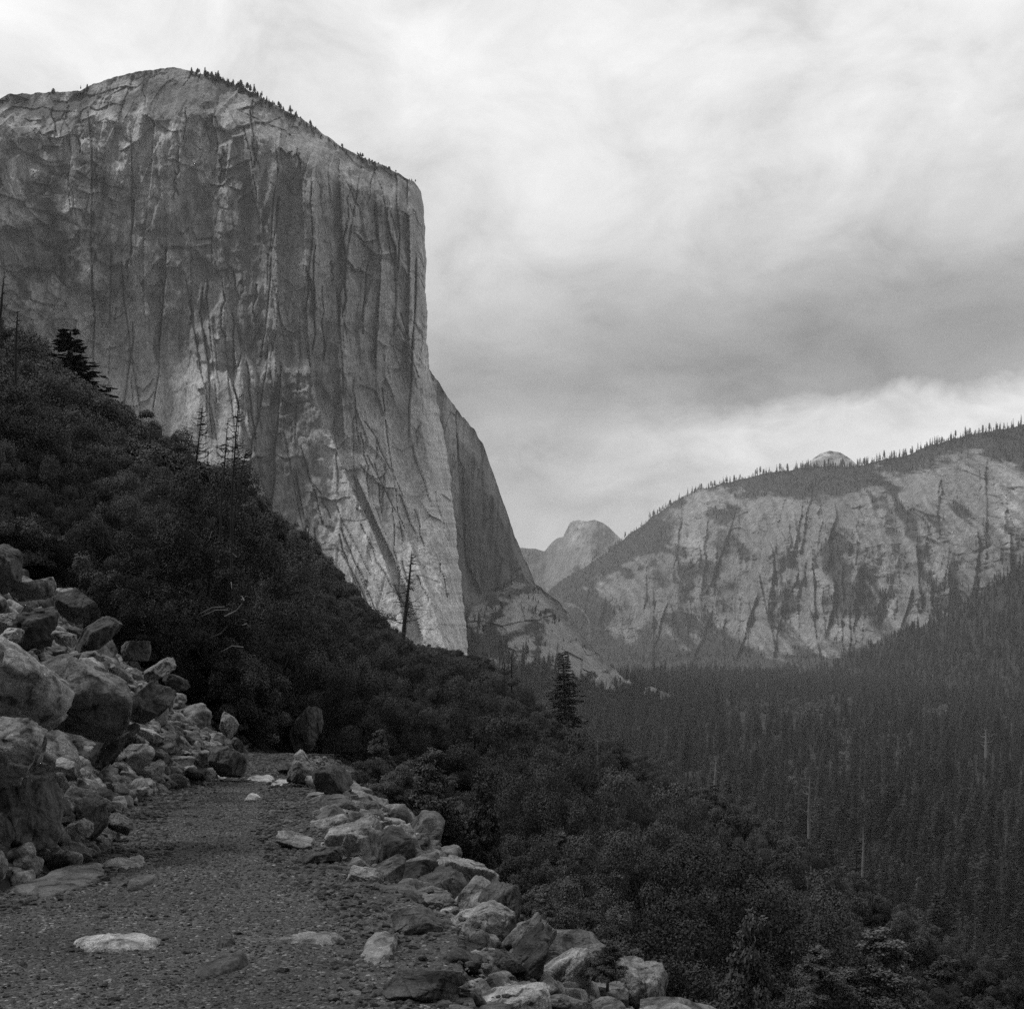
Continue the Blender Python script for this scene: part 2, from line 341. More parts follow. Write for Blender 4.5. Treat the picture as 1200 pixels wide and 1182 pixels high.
# px, py, width, height (picture units), distance, tone, tilt about the view axis (deg), proto, label
BOULD = [
 (12, 815, 140, 135, 12.6, 'p', 12, 0, 'huge pale smooth topped boulder bulging out of the rock heap above the cracked grey boulder'),
 (97, 820, 104, 108, 13.6, 'p', 24, 1, 'large pale rounded boulder with dark overhung underside beside the huge smooth topped one'),
 (-2, 876, 98, 84, 12.0, 'n', 18, 2, 'grey speckled boulder with a sharp edge below the huge smooth topped boulder'),
 (24, 945, 86, 96, 12.3, 'd', 5, 3, 'dark upright block under the overhang at the foot of the talus'),
 (-8, 985, 50, 60, 12.0, 'd', -10, 5, 'black broken block at the very foot of the talus by the gravel'),
 (42, 737, 60, 52, 17.5, 'd', 20, 0, 'dark angular block just above the huge pale boulder'),
 (3, 668, 52, 62, 20, 'n', 35, 5, 'tall grey slab leaning at the upper end of the talus'),
 (38, 690, 56, 36, 20.5, 'n', 30, 4, 'grey tilted slab high on the talus behind the leaning one'),
 (8, 730, 66, 30, 18, 'p', 4, 3, 'pale flat slab wedged high in the talus'),
 (12, 747, 34, 26, 16, 'p', 0, 5, 'small white topped stone resting on the huge pale boulder'),
 (88, 712, 56, 42, 19, 'd', 38, 1, 'dark slanting slab at the crest of the talus'),
 (110, 745, 74, 44, 18.5, 'd', 30, 2, 'wide black block lying across the middle of the talus'),
 (72, 700, 40, 26, 21, 'n', 0, 6, 'light grey wedge at the crest of the talus'),
 (75, 748, 30, 26, 16.5, 'p', 10, 4, 'pale pitted stone between the dark block and the rounded boulder'),
 (158, 763, 38, 32, 21, 'd', 12, 3, 'dark capped stone poking above the talus crest'),
 (168, 826, 74, 46, 19.5, 'n', 32, 7, 'long grey slab sloping down the middle of the talus'),
 (142, 792, 40, 22, 18.5, 'n', 25, 8, 'layered grey stone above the long sloping slab'),
 (186, 785, 46, 22, 22, 'n', 38, 9, 'thin tilted plate on the far shoulder of the talus'),
 (205, 800, 40, 22, 23, 'n', 30, 10, 'grey plate stone below the far shoulder of the talus'),
 (266, 894, 50, 48, 22, 'n', 8, 11, 'large pointed boulder standing at the end of the rock heap on the path'),
 (268, 850, 26, 38, 23.5, 'n', -4, 8, 'upright blocky stone on the heap behind the pointed boulder'),
 (278, 873, 16, 20, 24, 'd', 0, 5, 'small dark stone tucked behind the pointed boulder'),
 (199, 873, 38, 38, 22.3, 'n', 10, 1, 'mottled round stone in the lower middle of the talus'),
 (178, 908, 40, 30, 20.8, 'n', 30, 6, 'flat sided triangular stone leaning at the path edge of the talus'),
 (228, 908, 34, 20, 21.6, 'd', 18, 2, 'low dark wedge beside the pointed boulder'),
 (236, 889, 32, 24, 22.4, 'n', 5, 9, 'grey stone leaning against the pointed boulder'),
 (186, 890, 32, 24, 21.6, 'd', 15, 4, 'dark rounded stone above the triangular one'),
 (76, 898, 28, 24, 14.4, 'p', 0, 2, 'small white stone in the dark hollow below the rounded boulder'),
 (66, 918, 32, 34, 13.8, 'n', 12, 10, 'grey block with a light top below the small white stone'),
 (104, 958, 42, 62, 13.5, 'n', -24, 7, 'grey rounded slab leaning at the foot of the talus'),
 (90, 975, 40, 34, 13.1, 'n', 14, 11, 'low grey stone in front of the leaning rounded slab'),
 (140, 966, 36, 32, 13.9, 'n', 6, 0, 'round stone sitting alone on the gravel at the foot of the talus'),
 (124, 880, 34, 56, 16.8, 'd', 30, 10, 'dark broken slab under the large rounded boulder'),
 (150, 838, 34, 18, 19.5, 'n', 22, 9, 'thin grey slab beside the rounded boulder'),
 (175, 862, 38, 16, 21, 'p', 14, 5, 'pale narrow stone in the lower talus'),
 (146, 858, 40, 18, 19.5, 'n', 28, 3, 'grey wedge below the thin slab in the talus'),
 # outer edge of the road
 (388, 906, 48, 44, 20.3, 'n', 10, 1, 'big grey boulder standing on the outer edge where the path bends'),
 (352, 902, 30, 28, 21.5, 'n', -6, 6, 'dark fronted stone beside the big boulder at the bend'),
 (338, 880, 26, 14, 24, 'd', 0, 7, 'low dark stone in the little heap at the bend'),
 (350, 882, 20, 24, 24.5, 'n', 20, 8, 'small upright stone at the back of the heap at the bend'),
 (359, 856, 38, 56, 33, 'n', 0, 11, 'tall smooth grey boulder standing among the bushes beyond the bend'),
 (345, 988, 42, 20, 14.1, 'n', -4, 2, 'flat grey stone lying on the gravel inside the outer edge'),
 (384, 966, 34, 20, 16, 'n', 4, 4, 'low brown grey stone at the inner side of the edge rocks'),
 (407, 995, 56, 46, 13.8, 'n', 14, 0, 'square grey boulder with a pale sloping top near the flat stone'),
 (400, 974, 42, 18, 14, 'p', 10, 4, 'pale slab lying on the square grey boulder'),
 (376, 1008, 46, 22, 12.9, 'n', 2, 5, 'long low block with a bright front in front of the square boulder'),
 (470, 966, 42, 38, 16, 'p', 8, 0, 'pale topped boulder on the crest of the edge rocks'),
 (460, 986, 46, 42, 14.6, 'd', 34, 4, 'black sided slab tilted below the pale topped boulder'),
 (440, 952, 36, 22, 17.3, 'n', 0, 9, 'grey block on the crest behind the tilted black slab'),
 (430, 966, 30, 30, 16.3, 'n', 40, 3, 'narrow leaning stone beside the black slab'),
 (415, 944, 44, 18, 18, 'n', 6, 7, 'broad low stone in the upper edge rocks'),
 (396, 934, 40, 20, 18.5, 'n', 0, 10, 'low grey stone just past the big boulder at the bend'),
 (430, 935, 30, 16, 19, 'n', 12, 11, 'flat stone on the crest past the bend'),
 (490, 956, 26, 30, 17, 'n', 10, 5, 'dark pocked stone sloping off the crest'),
 (480, 1018, 62, 34, 12.9, 'd', -6, 1, 'broad dark slab in the middle of the edge rocks'),
 (492, 996, 24, 16, 14.2, 'p', 0, 2, 'small pale flat stone above the broad dark slab'),
 (538, 1018, 64, 58, 13.2, 'n', 30, 9, 'massive speckled boulder on the outer crest with a bright ridge'),
 (522, 1045, 48, 46, 12.2, 'd', 30, 3, 'dark undercut boulder against the massive speckled one'),
 (505, 1005, 30, 22, 13.6, 'p', -4, 5, 'pale lump beside the massive speckled boulder'),
 (556, 1062, 56, 48, 11.5, 'n', 26, 8, 'speckled grey boulder with a light top halfway along the edge'),
 (582, 1072, 40, 62, 11.2, 'd', 10, 5, 'dark flat faced block standing beyond the halfway boulder'),
 (446, 1032, 58, 30, 12.1, 'n', 26, 6, 'grey wedge stone pushed up through the inner edge'),
 (428, 1046, 34, 22, 11.9, 'n', 20, 2, 'small grey slab leaning on the wedge stone'),
 (462, 1052, 56, 14, 11.3, 'n', 2, 10, 'long thin slab set along the edge of the gravel'),
 (504, 1054, 40, 24, 11.5, 'n', 10, 11, 'flat topped stone at the end of the long thin slab'),
 (505, 1070, 44, 26, 10.9, 'n', 6, 0, 'rounded tan grey stone inside the halfway boulder'),
 (566, 1100, 66, 46, 10.1, 'n', 14, 11, 'smooth domed grey boulder in the edge rocks near the gravel patch'),
 (530, 1080, 28, 26, 10.7, 'p', 10, 3, 'small pale cracked stone above the domed boulder'),
 (616, 1110, 40, 62, 9.9, 'n', 44, 7, 'long grey rib of rock slanting down the bank'),
 (618, 1148, 34, 74, 9.2, 'd', -38, 4, 'black sided slab slanting down the bank behind the domed boulder'),
 (590, 1140, 50, 36, 9.1, 'd', 8, 2, 'dark low block below the domed boulder'),
 (664, 1150, 50, 54, 9.7, 'p', -14, 1, 'smooth pale egg shaped boulder on the bank'),
 (640, 1124, 42, 30, 10.4, 'd', 34, 0, 'black slab above the egg shaped boulder'),
 (690, 1136, 56, 32, 10.3, 'n', 28, 5, 'long light edged block behind the egg shaped boulder'),
 (745, 1156, 62, 50, 10.3, 'n', 24, 6, 'outermost grey boulder with a light face on the bank'),
 (712, 1170, 40, 26, 10, 'n', 10, 9, 'mottled stone between the egg shaped and the outermost boulder'),
 (655, 1190, 66, 30, 8.6, 'n', 4, 8, 'mottled low stone under the egg shaped boulder'),
 (598, 1182, 80, 40, 7.9, 'p', 6, 5, 'pale speckled boulder at the bottom of the bank beside the dark step'),
 (498, 1172, 92, 44, 7.6, 'd', 0, 1, 'dark stepped slab with a broken front at the gravel edge'),
 (488, 1106, 60, 34, 9.5, 'd', 2, 10, 'dull grey stone sunk beside the pale corner slab'),
 (604, 1048, 30, 20, 12.6, 'n', 20, 3, 'small outer stone beyond the dark flat faced block'),
 (622, 1060, 26, 20, 12.6, 'p', 36, 2, 'pale plate sliding off the outer crest'),
 (612, 1078, 36, 18, 11.8, 'n', 10, 4, 'layered stone on the bank below the pale plate'),
 (655, 1082, 22, 26, 14, 'd', 0, 3, 'dark post shaped stone below the bank among the bushes'),
 (672, 1106, 30, 20, 12, 'n', 16, 1, 'grey stone beside the lower bush'),
]
used = []
def put_rock(m, x, y, z, sx, sy, sz, rx=0, ry=0, rz=0, name='boulder'):
    o = obj(name, m, loc=(x, y, z)); o.scale = (sx, sy, sz); o.rotation_euler = (rx, ry, rz); return o
for i, (px, py, w, h, D, tn, tilt, k, lab) in enumerate(BOULD):
    if 4 < i < 36: w *= .86; h *= .86
    if i > 40 and i < 78: w *= 1.18; h *= 1.22
    P = W(px, py, D); s = D/F/2
    src = {'n': BIG, 'p': BIGP, 'd': BIGD}[tn]; m = src[k % len(src)]
    if i in (0, 1, 31, 71): m = ROUND[i % 3]
    if i >= 36:
        g_ = float(height(P[0], P[1])); hh_ = h*s
        P[2] = min(max(P[2], g_+.5*hh_), g_+1.15*hh_)
    o = put_rock(m, P[0], P[1]+w*s*.3, P[2], w*s*1.06, (w+h)*.55*s*1.1, h*s*1.06, ry=R(tilt), rz=R(rng.uniform(-20, 20)+(180 if i % 2 else 0)))
    side = 'boulders of the talus above the path' if i < 36 else 'boulders along the outer edge of the path'
    tag(o, lab, 'boulder', side); used.append((P[0], P[1], w*s))

# flat stones let into the gravel: px, py, width, depth(picture height), tone, label
FLAT = [
 (128, 1106, 96, 14, 'pale', 'pale diamond shaped stone sunk in the gravel'),
 (366, 1103, 84, 15, 'pale', 'pale long stone sunk in the gravel before the dark stepped slab'),
 (446, 1116, 44, 38, 'pale', 'pale cornered slab at the end of the long pale stone'),
 (262, 1131, 48, 24, 'darkrock', 'dull square stone set flat in the middle of the path'),
 (264, 1107, 24, 10, 'darkrock', 'small dull stone just above the square flat one'),
 (66, 1036, 112, 30, 'boulder', 'wide flat slab lying in the gravel below the talus'),
 (150, 1015, 50, 20, 'boulder', 'light flat stone beside the wide slab'),
 (165, 1036, 36, 14, 'boulder', 'small flat stone in front of the light one'),
 (300, 916, 40, 8, 'pale', 'thin pale slab crossing the path near the bend'),
 (250, 912, 36, 6, 'pale', 'line of pale bedrock at the foot of the pointed boulder'),
 (330, 918, 30, 7, 'pale', 'pale flat stone beside the slab crossing the path'),
 (296, 936, 22, 6, 'pale', 'small pale chip in the middle of the far path'),
 (372, 1140, 1, 1, None, ''),
]
def slab_mesh(name, seed, mat):
    r_ = np.random.default_rng(seed); n = 72; nr = 22; th = np.arange(n)*2*math.pi/n
    V, _ = rock_verts(seed, 4, npl=5, p=14)
    k = 7; a0 = np.sort(r_.uniform(0, 2*math.pi, k)); d = r_.uniform(.62, .95, k)
    rr = np.min([np.where(np.cos(th-a0[j]) > .05, d[j]/np.maximum(np.cos(th-a0[j]), .05), 9) for j in range(k)], 0); rr = np.minimum(rr, 1.15)
    rr = rr*(1+fbm(np.cos(th)*2.5+seed, np.sin(th)*2.5, o=4, seed=seed)*.28)
    t = np.linspace(0, 1, nr)
    X = np.cos(th)[None]*rr[None]*t[:, None]; Y_ = np.sin(th)[None]*rr[None]*t[:, None]
    Z = .6*(1-sstep(.72, 1.0, t))[:, None]+fbm(X*1.6+seed, Y_*1.6, o=5, seed=seed+1)*.55-.5*(t[:, None] > .98)
    return mesh(name, np.stack([X, Y_, Z], -1).reshape(-1, 3), gridfaces(nr, n, True), mat)
for i, (px, py, w, h, tn, lab) in enumerate(FLAT):
    if tn is None: continue
    Y = 1.7/((py-HY)/F-.03); s = Y/F/2; dep = h*Y*Y/F/1.7*.5
    o = obj('flat_stone', slab_mesh('flat_stone', 300+i, M[tn]), loc=((px-CX)/F*Y, Y, float(zpath(Y))+.012)); o.scale = (w*s*1.05, dep*1.15, .05)
    tag(o, lab, 'flat stone', 'flat stones set in the path')

# loose rocks of both heaps
cand = []
def try_add(x, y, s, zone, tries):
    for (a, b, c) in cand_pos:
        if (a-x)**2+(b-y)**2 < ((c+s)*.62)**2: return
    cand_pos.append((x, y, s)); cand.append((x, y, s, zone))
cand_pos = []
for k in range(9000):
    y = rng.uniform(11, 31); l_ = np.interp(y, KY, KL)
    dd = rng.uniform(.05, 6.5); x = l_-dd
    if dd < .3 and rng.random() < .6: continue
    s = min(.10/(rng.random()**.55+.05), .45)*(1 if dd > .2 else .5)
    try_add(x, y, s, 'L', 0)
nL = len(cand)
for k in range(7000):
    y = rng.uniform(6.0, 24.5); r_ = np.interp(y, KY, KR)
    dd = rng.uniform(.08, 1.2+.06*y if y < 16 else 2.2); dd = dd if rng.random() < .7 else dd+rng.uniform(0, np.interp(y, [7, 12, 16], [.4, 1.2, 3.0])); x = r_+dd
    s = min(.105/(rng.random()**.55+.05), .34)*(1 if dd > .15 else .45)*1.15
    try_add(x, y, s, 'R', 0)
loose = []
for (x, y, s, zn) in cand:
    if abs(x/y) > .42 and zn == 'L': continue
    z = float(height(x, y))+s*rng.uniform(.0, .45)
    qx, qy = CX+F*x/y, HY-(z-CAMZ)/y*F
    if any(abs(qx-b_[0]) < b_[2]*.42+s*F/y*.3 and abs(qy-b_[1]) < b_[3]*.42+s*F/y*.2 and y < b_[4]+.5 for b_ in BOULD): continue
    loose.append((s/y, x, y, z, s, zn))
loose.sort(reverse=True)
print('loose rocks', len(loose))
ZL = {'L': [('small broken granite rock in the talus above the path', 'loose rocks of the talus'), ],
      'R': [('small broken granite rock in the heap along the outer path edge', 'loose rocks of the outer edge')]}
rubble = []
for i, (_, x, y, z, s, zn) in enumerate(loose):
    sc3 = (s*rng.uniform(.85, 1.5), s*rng.uniform(.7, 1.1), s*rng.uniform(.5, .85)); rot = (R(rng.uniform(-25, 25)), R(rng.uniform(-30, 35)), rng.uniform(0, 6.28))
    if i < 300:
        o = put_rock(SMALL[i % 12], x, y, z, *sc3, *rot, name='rock'); lb, gp = ZL[zn][0]; tag(o, lb, 'rock', gp)
    else: rubble.append(((x, y, z), sc3, rot, i % 12))

# ------------------------------------------------------------------ geometry-node scatter (only for stuff nobody could count)
def scatter(name, items, protos, label, cat=None, mat=None):
    """items: (pos, scale3, rot3, kind); protos: list of lists of source objects (parts of one real thing)"""
    P = np.array([i[0] for i in items], np.float32)
    m = bpy.data.meshes.new(name); m.vertices.add(len(P)); m.vertices.foreach_set('co', P.ravel())
    for nm, col, ty in (('scl', 1, 'FLOAT_VECTOR'), ('rot', 2, 'FLOAT_VECTOR')):
        a = m.attributes.new(nm, ty, 'POINT'); a.data.foreach_set('vector', np.array([i[col] for i in items], np.float32).ravel())
    a = m.attributes.new('kindx', 'INT', 'POINT'); a.data.foreach_set('value', np.array([i[3] for i in items], np.int32))
    o = obj(name, m)
    ng = bpy.data.node_groups.new(name+'_scatter', 'GeometryNodeTree')
    ng.interface.new_socket('Geometry', in_out='INPUT', socket_type='NodeSocketGeometry'); ng.interface.new_socket('Geometry', in_out='OUTPUT', socket_type='NodeSocketGeometry')
    gi = ng.nodes.new('NodeGroupInput'); go = ng.nodes.new('NodeGroupOutput'); join = ng.nodes.new('GeometryNodeJoinGeometry')
    def attr(nm, dt):
        n = ng.nodes.new('GeometryNodeInputNamedAttribute'); n.data_type = dt; n.inputs['Name'].default_value = nm; return n.outputs['Attribute']
    sa = attr('scl', 'FLOAT_VECTOR'); ra = attr('rot', 'FLOAT_VECTOR'); ka = attr('kindx', 'INT')
    for k, parts in enumerate(protos):
        cmpn = ng.nodes.new('FunctionNodeCompare'); cmpn.data_type = 'INT'; cmpn.operation = 'EQUAL'
        ins = [s for s in cmpn.inputs if s.type == 'INT']; ng.links.new(ka, ins[0]); ins[1].default_value = k
        for p in parts:
            oi = ng.nodes.new('GeometryNodeObjectInfo'); oi.inputs['Object'].default_value = p; oi.transform_space = 'ORIGINAL'
            oi.inputs['As Instance'].default_value = True
            ip = ng.nodes.new('GeometryNodeInstanceOnPoints'); src = oi.outputs['Geometry']
            if mat:
                oi.inputs['As Instance'].default_value = False
                sm = ng.nodes.new('GeometryNodeSetMaterial'); sm.inputs['Material'].default_value = mat; ng.links.new(src, sm.inputs[0]); src = sm.outputs[0]
            ng.links.new(gi.outputs[0], ip.inputs['Points']); ng.links.new(cmpn.outputs[0], ip.inputs['Selection'])
            ng.links.new(src, ip.inputs['Instance']); ng.links.new(ra, ip.inputs['Rotation']); ng.links.new(sa, ip.inputs['Scale'])
            ng.links.new(ip.outputs[0], join.inputs[0])
    ng.links.new(join.outputs[0], go.inputs[0])
    md = o.modifiers.new('scatter', 'NODES'); md.node_group = ng
    return tag(o, label, kind='stuff')
for k in range(4200):
    if k < 2200: y = rng.uniform(5.6, 33); x = float(np.interp(y, KY, KR))+abs(rng.normal())*np.interp(y, [7, 12, 18], [.8, 1.3, 1.9])+.12; s = rng.uniform(.03, .12)
    else: y = rng.uniform(9, 33); x = float(np.interp(y, KY, KL))-abs(rng.normal())*2.2-.02; s = rng.uniform(.05, .17)
    if abs(x/y) > .42: continue
    z = float(height(x, y))+s*.1; qx, qy = CX+F*x/y, HY-(z-CAMZ)/y*F
    rubble.append(((x, y, z), (s*rng.uniform(.8, 1.6), s, s*rng.uniform(.5, .9)), (R(rng.uniform(-25, 25)), R(rng.uniform(-30, 35)), rng.uniform(0, 6.28)), int(rng.integers(0, 12))))
rock_protos = []
seen = {}
for o in C.objects:
    if o.name.startswith('rock') and o.data and o.data.name in [s.name for s in SMALL]: seen.setdefault(o.data.name, o)
rock_protos = [[seen[s.name]] for s in SMALL]
scatter('rubble', rubble, rock_protos, 'broken stones filling the gaps of both rock heaps')
# gravel and pebbles on the path
peb = []; pxs = []
for k in range(42000):
    y = 5.5+28*rng.random()**1.6; l_ = np.interp(y, KY, KL); r_ = np.interp(y, KY, KR)
    u = rng.random(); 
    x = l_+(r_-l_)*u+rng.normal()*.25
    if abs(x/y) > .4: continue
    e = min(abs(x-l_), abs(x-r_)); s = .0035+.010*rng.random()**4+(.03*rng.random()**4 if e < .6 else 0)+(.022 if rng.random() < .004 else 0)
    pxs.append((x, y)); 
    peb.append(((x, y, float(zpath(y))+.014), (s*rng.uniform(1, 1.6), s*rng.uniform(.8, 1.2), s*.7), (rng.uniform(-.3, .3), rng.uniform(-.3, .3), rng.uniform(0, 6.28)), int(rng.integers(0, 12))))
pxa = np.array(pxs); pz = prel(pxa[:, 0], pxa[:, 1])
peb = [((p[0][0], p[0][1], p[0][2]-.004+float(q)), p[1], p[2], p[3]) for p, q in zip(peb, pz)]
scatter('gravel', peb, rock_protos, 'loose pebbles and chips on the gravel path', mat=M['pebble'])

# ------------------------------------------------------------------ plants
def diamonds(P, D_, U, length, width):
    """leaf quads: base P, direction D_, side U"""
    a = P; b = P+D_*length[:, None]*.45+U*width[:, None]*.5; c = P+D_*length[:, None]; d = P+D_*length[:, None]*.45-U*width[:, None]*.5
    V = np.stack([a, b, c, d], 1).reshape(-1, 3); n = len(P)
    return V, (np.arange(n)*4)[:, None]+np.arange(4)[None]
def unit(v): return v/(np.linalg.norm(v, axis=-1, keepdims=True)+1e-9)
def crown_mesh(name, seed, mat, R0=3.0, Hh=4.6, z0=1.2, nb=46, leaves=15000, ls=.15, shape='oak', br=(.13, .27)):
    r_ = np.random.default_rng(seed); V = []; Fs = []
    cen = []; rad_ = []
    for i in range(nb):
        a = r_.uniform(0, 6.28); t = r_.random()
        if shape == 'oak':
            el = math.asin(r_.uniform(-.7, 1)); q = r_.uniform(.3, 1.0)**.6; q *= 1+.3*float(vn(np.array([math.cos(a)*1.3+seed]), np.array([math.sin(a)*1.3+el]), None, seed)[0])
            c = np.array([math.cos(a)*math.cos(el)*R0*q, math.sin(a)*math.cos(el)*R0*q, z0+Hh*.42+math.sin(el)*Hh*.5*q]); rr = r_.uniform(*br)*R0
        else:   # upright shrub of ascending stems
            hgt = z0+Hh*t; q = math.sqrt(r_.random())*R0*(1-.75*t)*.9
            c = np.array([math.cos(a)*q, math.sin(a)*q, hgt]); rr = r_.uniform(.12, .22)*R0*(1.15-.5*t)
        cen.append(c); rad_.append(rr)
    cen = np.array(cen); rad_ = np.array(rad_)
    ax = unit(r_.normal(size=(3,)))
    w = rad_**2; idx = r_.choice(nb, leaves, p=w/w.sum())
    d = unit(r_.normal(size=(leaves, 3))); d[:, 2] = np.where(d[:, 2] < -.2, -d[:, 2]*.7, d[:, 2]); d = unit(d)
    rr = rad_[idx]*(.62+.42*r_.random(leaves)**.6)*(1+.28*fbm(d[:, 0]*2.2+idx*3.1, d[:, 1]*2.2, d[:, 2]*2.2, o=2, seed=seed))
    P = cen[idx]+d*rr[:, None]*np.stack([np.ones(nb)*1.0, np.ones(nb)*1.0, r_.uniform(.85, 1.5, nb)], 1)[idx]
    nn = unit(d+r_.normal(size=d.shape)*.42)       # leaves lie over the clump's surface
    dirn = unit(np.cross(nn, r_.normal(size=d.shape))); U = unit(np.cross(nn, dirn))
    s = ls*r_.uniform(.6, 1.4, leaves)
    V, Fc = diamonds(P, dirn, U, s, s*.62)
    return mesh(name, V, Fc, mat, smooth=False)
def trunk_mesh(name, seed, mat, Hh, r0, nl=7, lean=.3, spread=2.0):
    r_ = np.random.default_rng(seed); b = MB()
    top = np.array([r_.normal()*lean, r_.normal()*lean, Hh*.5])
    base = np.array([0, 0, -.6]); mid = (base+top)/2+r_.normal(size=3)*.15*lean
    b.tube([base, base*.3+mid*.7*0+np.array([0, 0, .2]), mid, top], [r0*1.3, r0, r0*.75, r0*.4], 8)
    for i in range(nl):
        t = r_.uniform(.3, .95); p = mid+(top-mid)*t if t > .5 else np.array([0, 0, .2])+(mid-np.array([0, 0, .2]))*t*2
        a = r_.uniform(0, 6.28); e = p+np.array([math.cos(a)*spread*r_.uniform(.4, .7), math.sin(a)*spread*r_.uniform(.4, .7), Hh*r_.uniform(.05, .2)])
        m_ = (p+e)/2+r_.normal(size=3)*.2+np.array([0, 0, -.1])
        b.tube([p, m_, e], [r0*.4, r0*.25, r0*.08], 6)
    return b.build(name, mat)
def pine_meshes(seed, H=34, Rm=4.2, levels=44, z0=.10, dens=1.0, narrow=.85):
    Rm = Rm*1.3; dens = dens*1.25
    r_ = np.random.default_rng(seed); b = MB()
    bend = r_.normal(size=2)*.25
    b.tube([[bend[0]*t*t, bend[1]*t*t, H*t*.985-(.8 if t == 0 else 0)] for t in np.linspace(0, 1, 7)], [.42*(1-t)**.9+.03 for t in np.linspace(0, 1, 7)], 7)
    Ps = []; Ds = []; Ls = []; Ws = []; Us = []
    for lv in range(levels):
        t = z0+(1-z0)*(lv+r_.random()*.8)/levels
        n = int(r_.integers(4, 8)*dens); gapf = r_.uniform(.5, 1.12)
        for k in range(n):
            a = r_.uniform(0, 6.28); Lb = Rm*((1-t)**narrow*.97+.03)*gapf*r_.uniform(.6, 1.1)*(.55+.45*sstep(z0, z0+.18, t))
            z = H*t; up = r_.uniform(-.12, .28)-(.22*(1-t))
            dr = np.array([math.cos(a), math.sin(a), up]); dr /= np.linalg.norm(dr)
            ns = max(2, int(Lb/.42)); side = np.cross(dr, [0, 0, 1]); side /= np.linalg.norm(side)
            if Lb > 1.2 and t < .8: b.tube([[bend[0]*t*t, bend[1]*t*t, z], np.array([0, 0, z])+dr*Lb*.8], [.05, .015], 3)
            for q in range(ns):
                f = (q+.6)/ns
                for sgn in (-1, 1, 0):
                    if sgn == 0 and r_.random() < .4: continue
                    p = np.array([bend[0]*t*t, bend[1]*t*t, z])+dr*Lb*f*.96; p[2] -= .10*Lb*f*f
                    dd = dr*.75+side*sgn*r_.uniform(.5, 1.0)+np.array([0, 0, r_.uniform(-.35, .25)])
                    Ps.append(p); Ds.append(dd); l_ = (.75+.55*(1-t))*(1.1-.5*f)*r_.uniform(.7, 1.2); Ls.append(l_*1.15); Ws.append(l_*.5); Us.append(r_.normal(size=3)*.5+np.array([0, 0, .2])+side)
    Ps = np.array(Ps); Ds = unit(np.array(Ds)); Us = np.array(Us); Us = unit(Us-(Us*Ds).sum(1)[:, None]*Ds)
    V, Fc = diamonds(Ps, Ds, Us, np.array(Ls), np.array(Ws))
    return mesh('pine_crown', V, Fc, M['needle'], False), b.build('pine_trunk', M['bark'])
def snag_mesh(seed, H, r0, mat, nb=40, bl=1.6, lean=(0, 0), up=.35, z0=.25, sides=5, one=False):
    r_ = np.random.default_rng(seed); b = MB(); n = 9
    T = np.linspace(0, 1, n); ctr = np.stack([lean[0]*T+np.sin(T*5+seed)*.02*H*.3, lean[1]*T, H*T-(.8*(T == 0))], -1)
    b.tube(ctr, r0*(1-T)**.7+.012*H*.1, 7); br = MB()
    for k in range(nb):
        t = z0+(1-z0)*r_.random()**.9*.97; p = np.array([np.interp(t, T, ctr[:, 0]), np.interp(t, T, ctr[:, 1]), H*t])
        a = r_.uniform(0, 6.28); l_ = bl*(1.05-t)**.6*r_.uniform(.35, 1.1); d = np.array([math.cos(a), math.sin(a), r_.uniform(-.25, .35)])
        m1 = p+d*l_*.5+np.array([0, 0, -.05*l_]); e = p+d*l_+np.array([0, 0, up*l_*r_.uniform(-.3, 1.2)])
        br.tube([p, m1, e], [r0*.16+.008, r0*.11+.006, .005], 4)
        if l_ > bl*.5:
            e2 = m1+(e-m1)*.4+r_.normal(size=3)*l_*.22; br.tube([m1, e2], [r0*.07+.008, .005], 3)
    if one:
        for v_, f_ in zip(br.V, br.F4): pass
        off = b.n; b.V += br.V; b.F4 += [f+off for f in br.F4]; b.n += br.n; return b.build('dead_tree', mat), None
    return b.build('dead_trunk', mat), br.build('dead_branches', mat)
def thing(name, loc, label, cat, group=None, rz=0, s=(1, 1, 1)):
    o = bpy.data.objects.new(name, None); C.objects.link(o); o.location = loc; o.rotation_euler = (0, 0, rz); o.scale = s; o.empty_display_size = .2
    return tag(o, label, cat, group)

OAKC = [crown_mesh('oak_crown', 400+i, M['oak'], R0=3.0, Hh=5.4+.4*(i % 3), z0=.3, nb=[30, 42, 26, 36, 48, 32][i], br=(.15, .33), leaves=36000, ls=.12) for i in range(6)]
OAKT = [trunk_mesh('oak_trunk', 420+i, M['bark'], 5.6, .15, nl=5, spread=1.5) for i in range(3)]
OAKF = [crown_mesh('oak_crown_fine', 440+i, M['oak'], R0=3.0, Hh=5.8, z0=-.5, nb=[70, 95, 60][i], br=(.11, .24), leaves=125000, ls=.05) for i in range(3)]
SHRC = [crown_mesh('shrub_crown', 460+i, M['bush'], R0=.8, Hh=1.9, z0=.15, nb=60, leaves=17000, ls=.05, shape='up') for i in range(3)]
SHRT = [trunk_mesh('shrub_stems', 470+i, M['bark'], 1.7, .035, nl=9, lean=.15, spread=.5) for i in range(2)]
PINE = [pine_meshes(500+i, H=[34, 30, 38, 33, 27][i], Rm=[4.0, 4.9, 4.6, 3.0, 5.2][i], narrow=[.85, .6, .8, 1.0, .5][i], z0=[.1, .28, .16, .08, .34][i]) for i in range(5)]

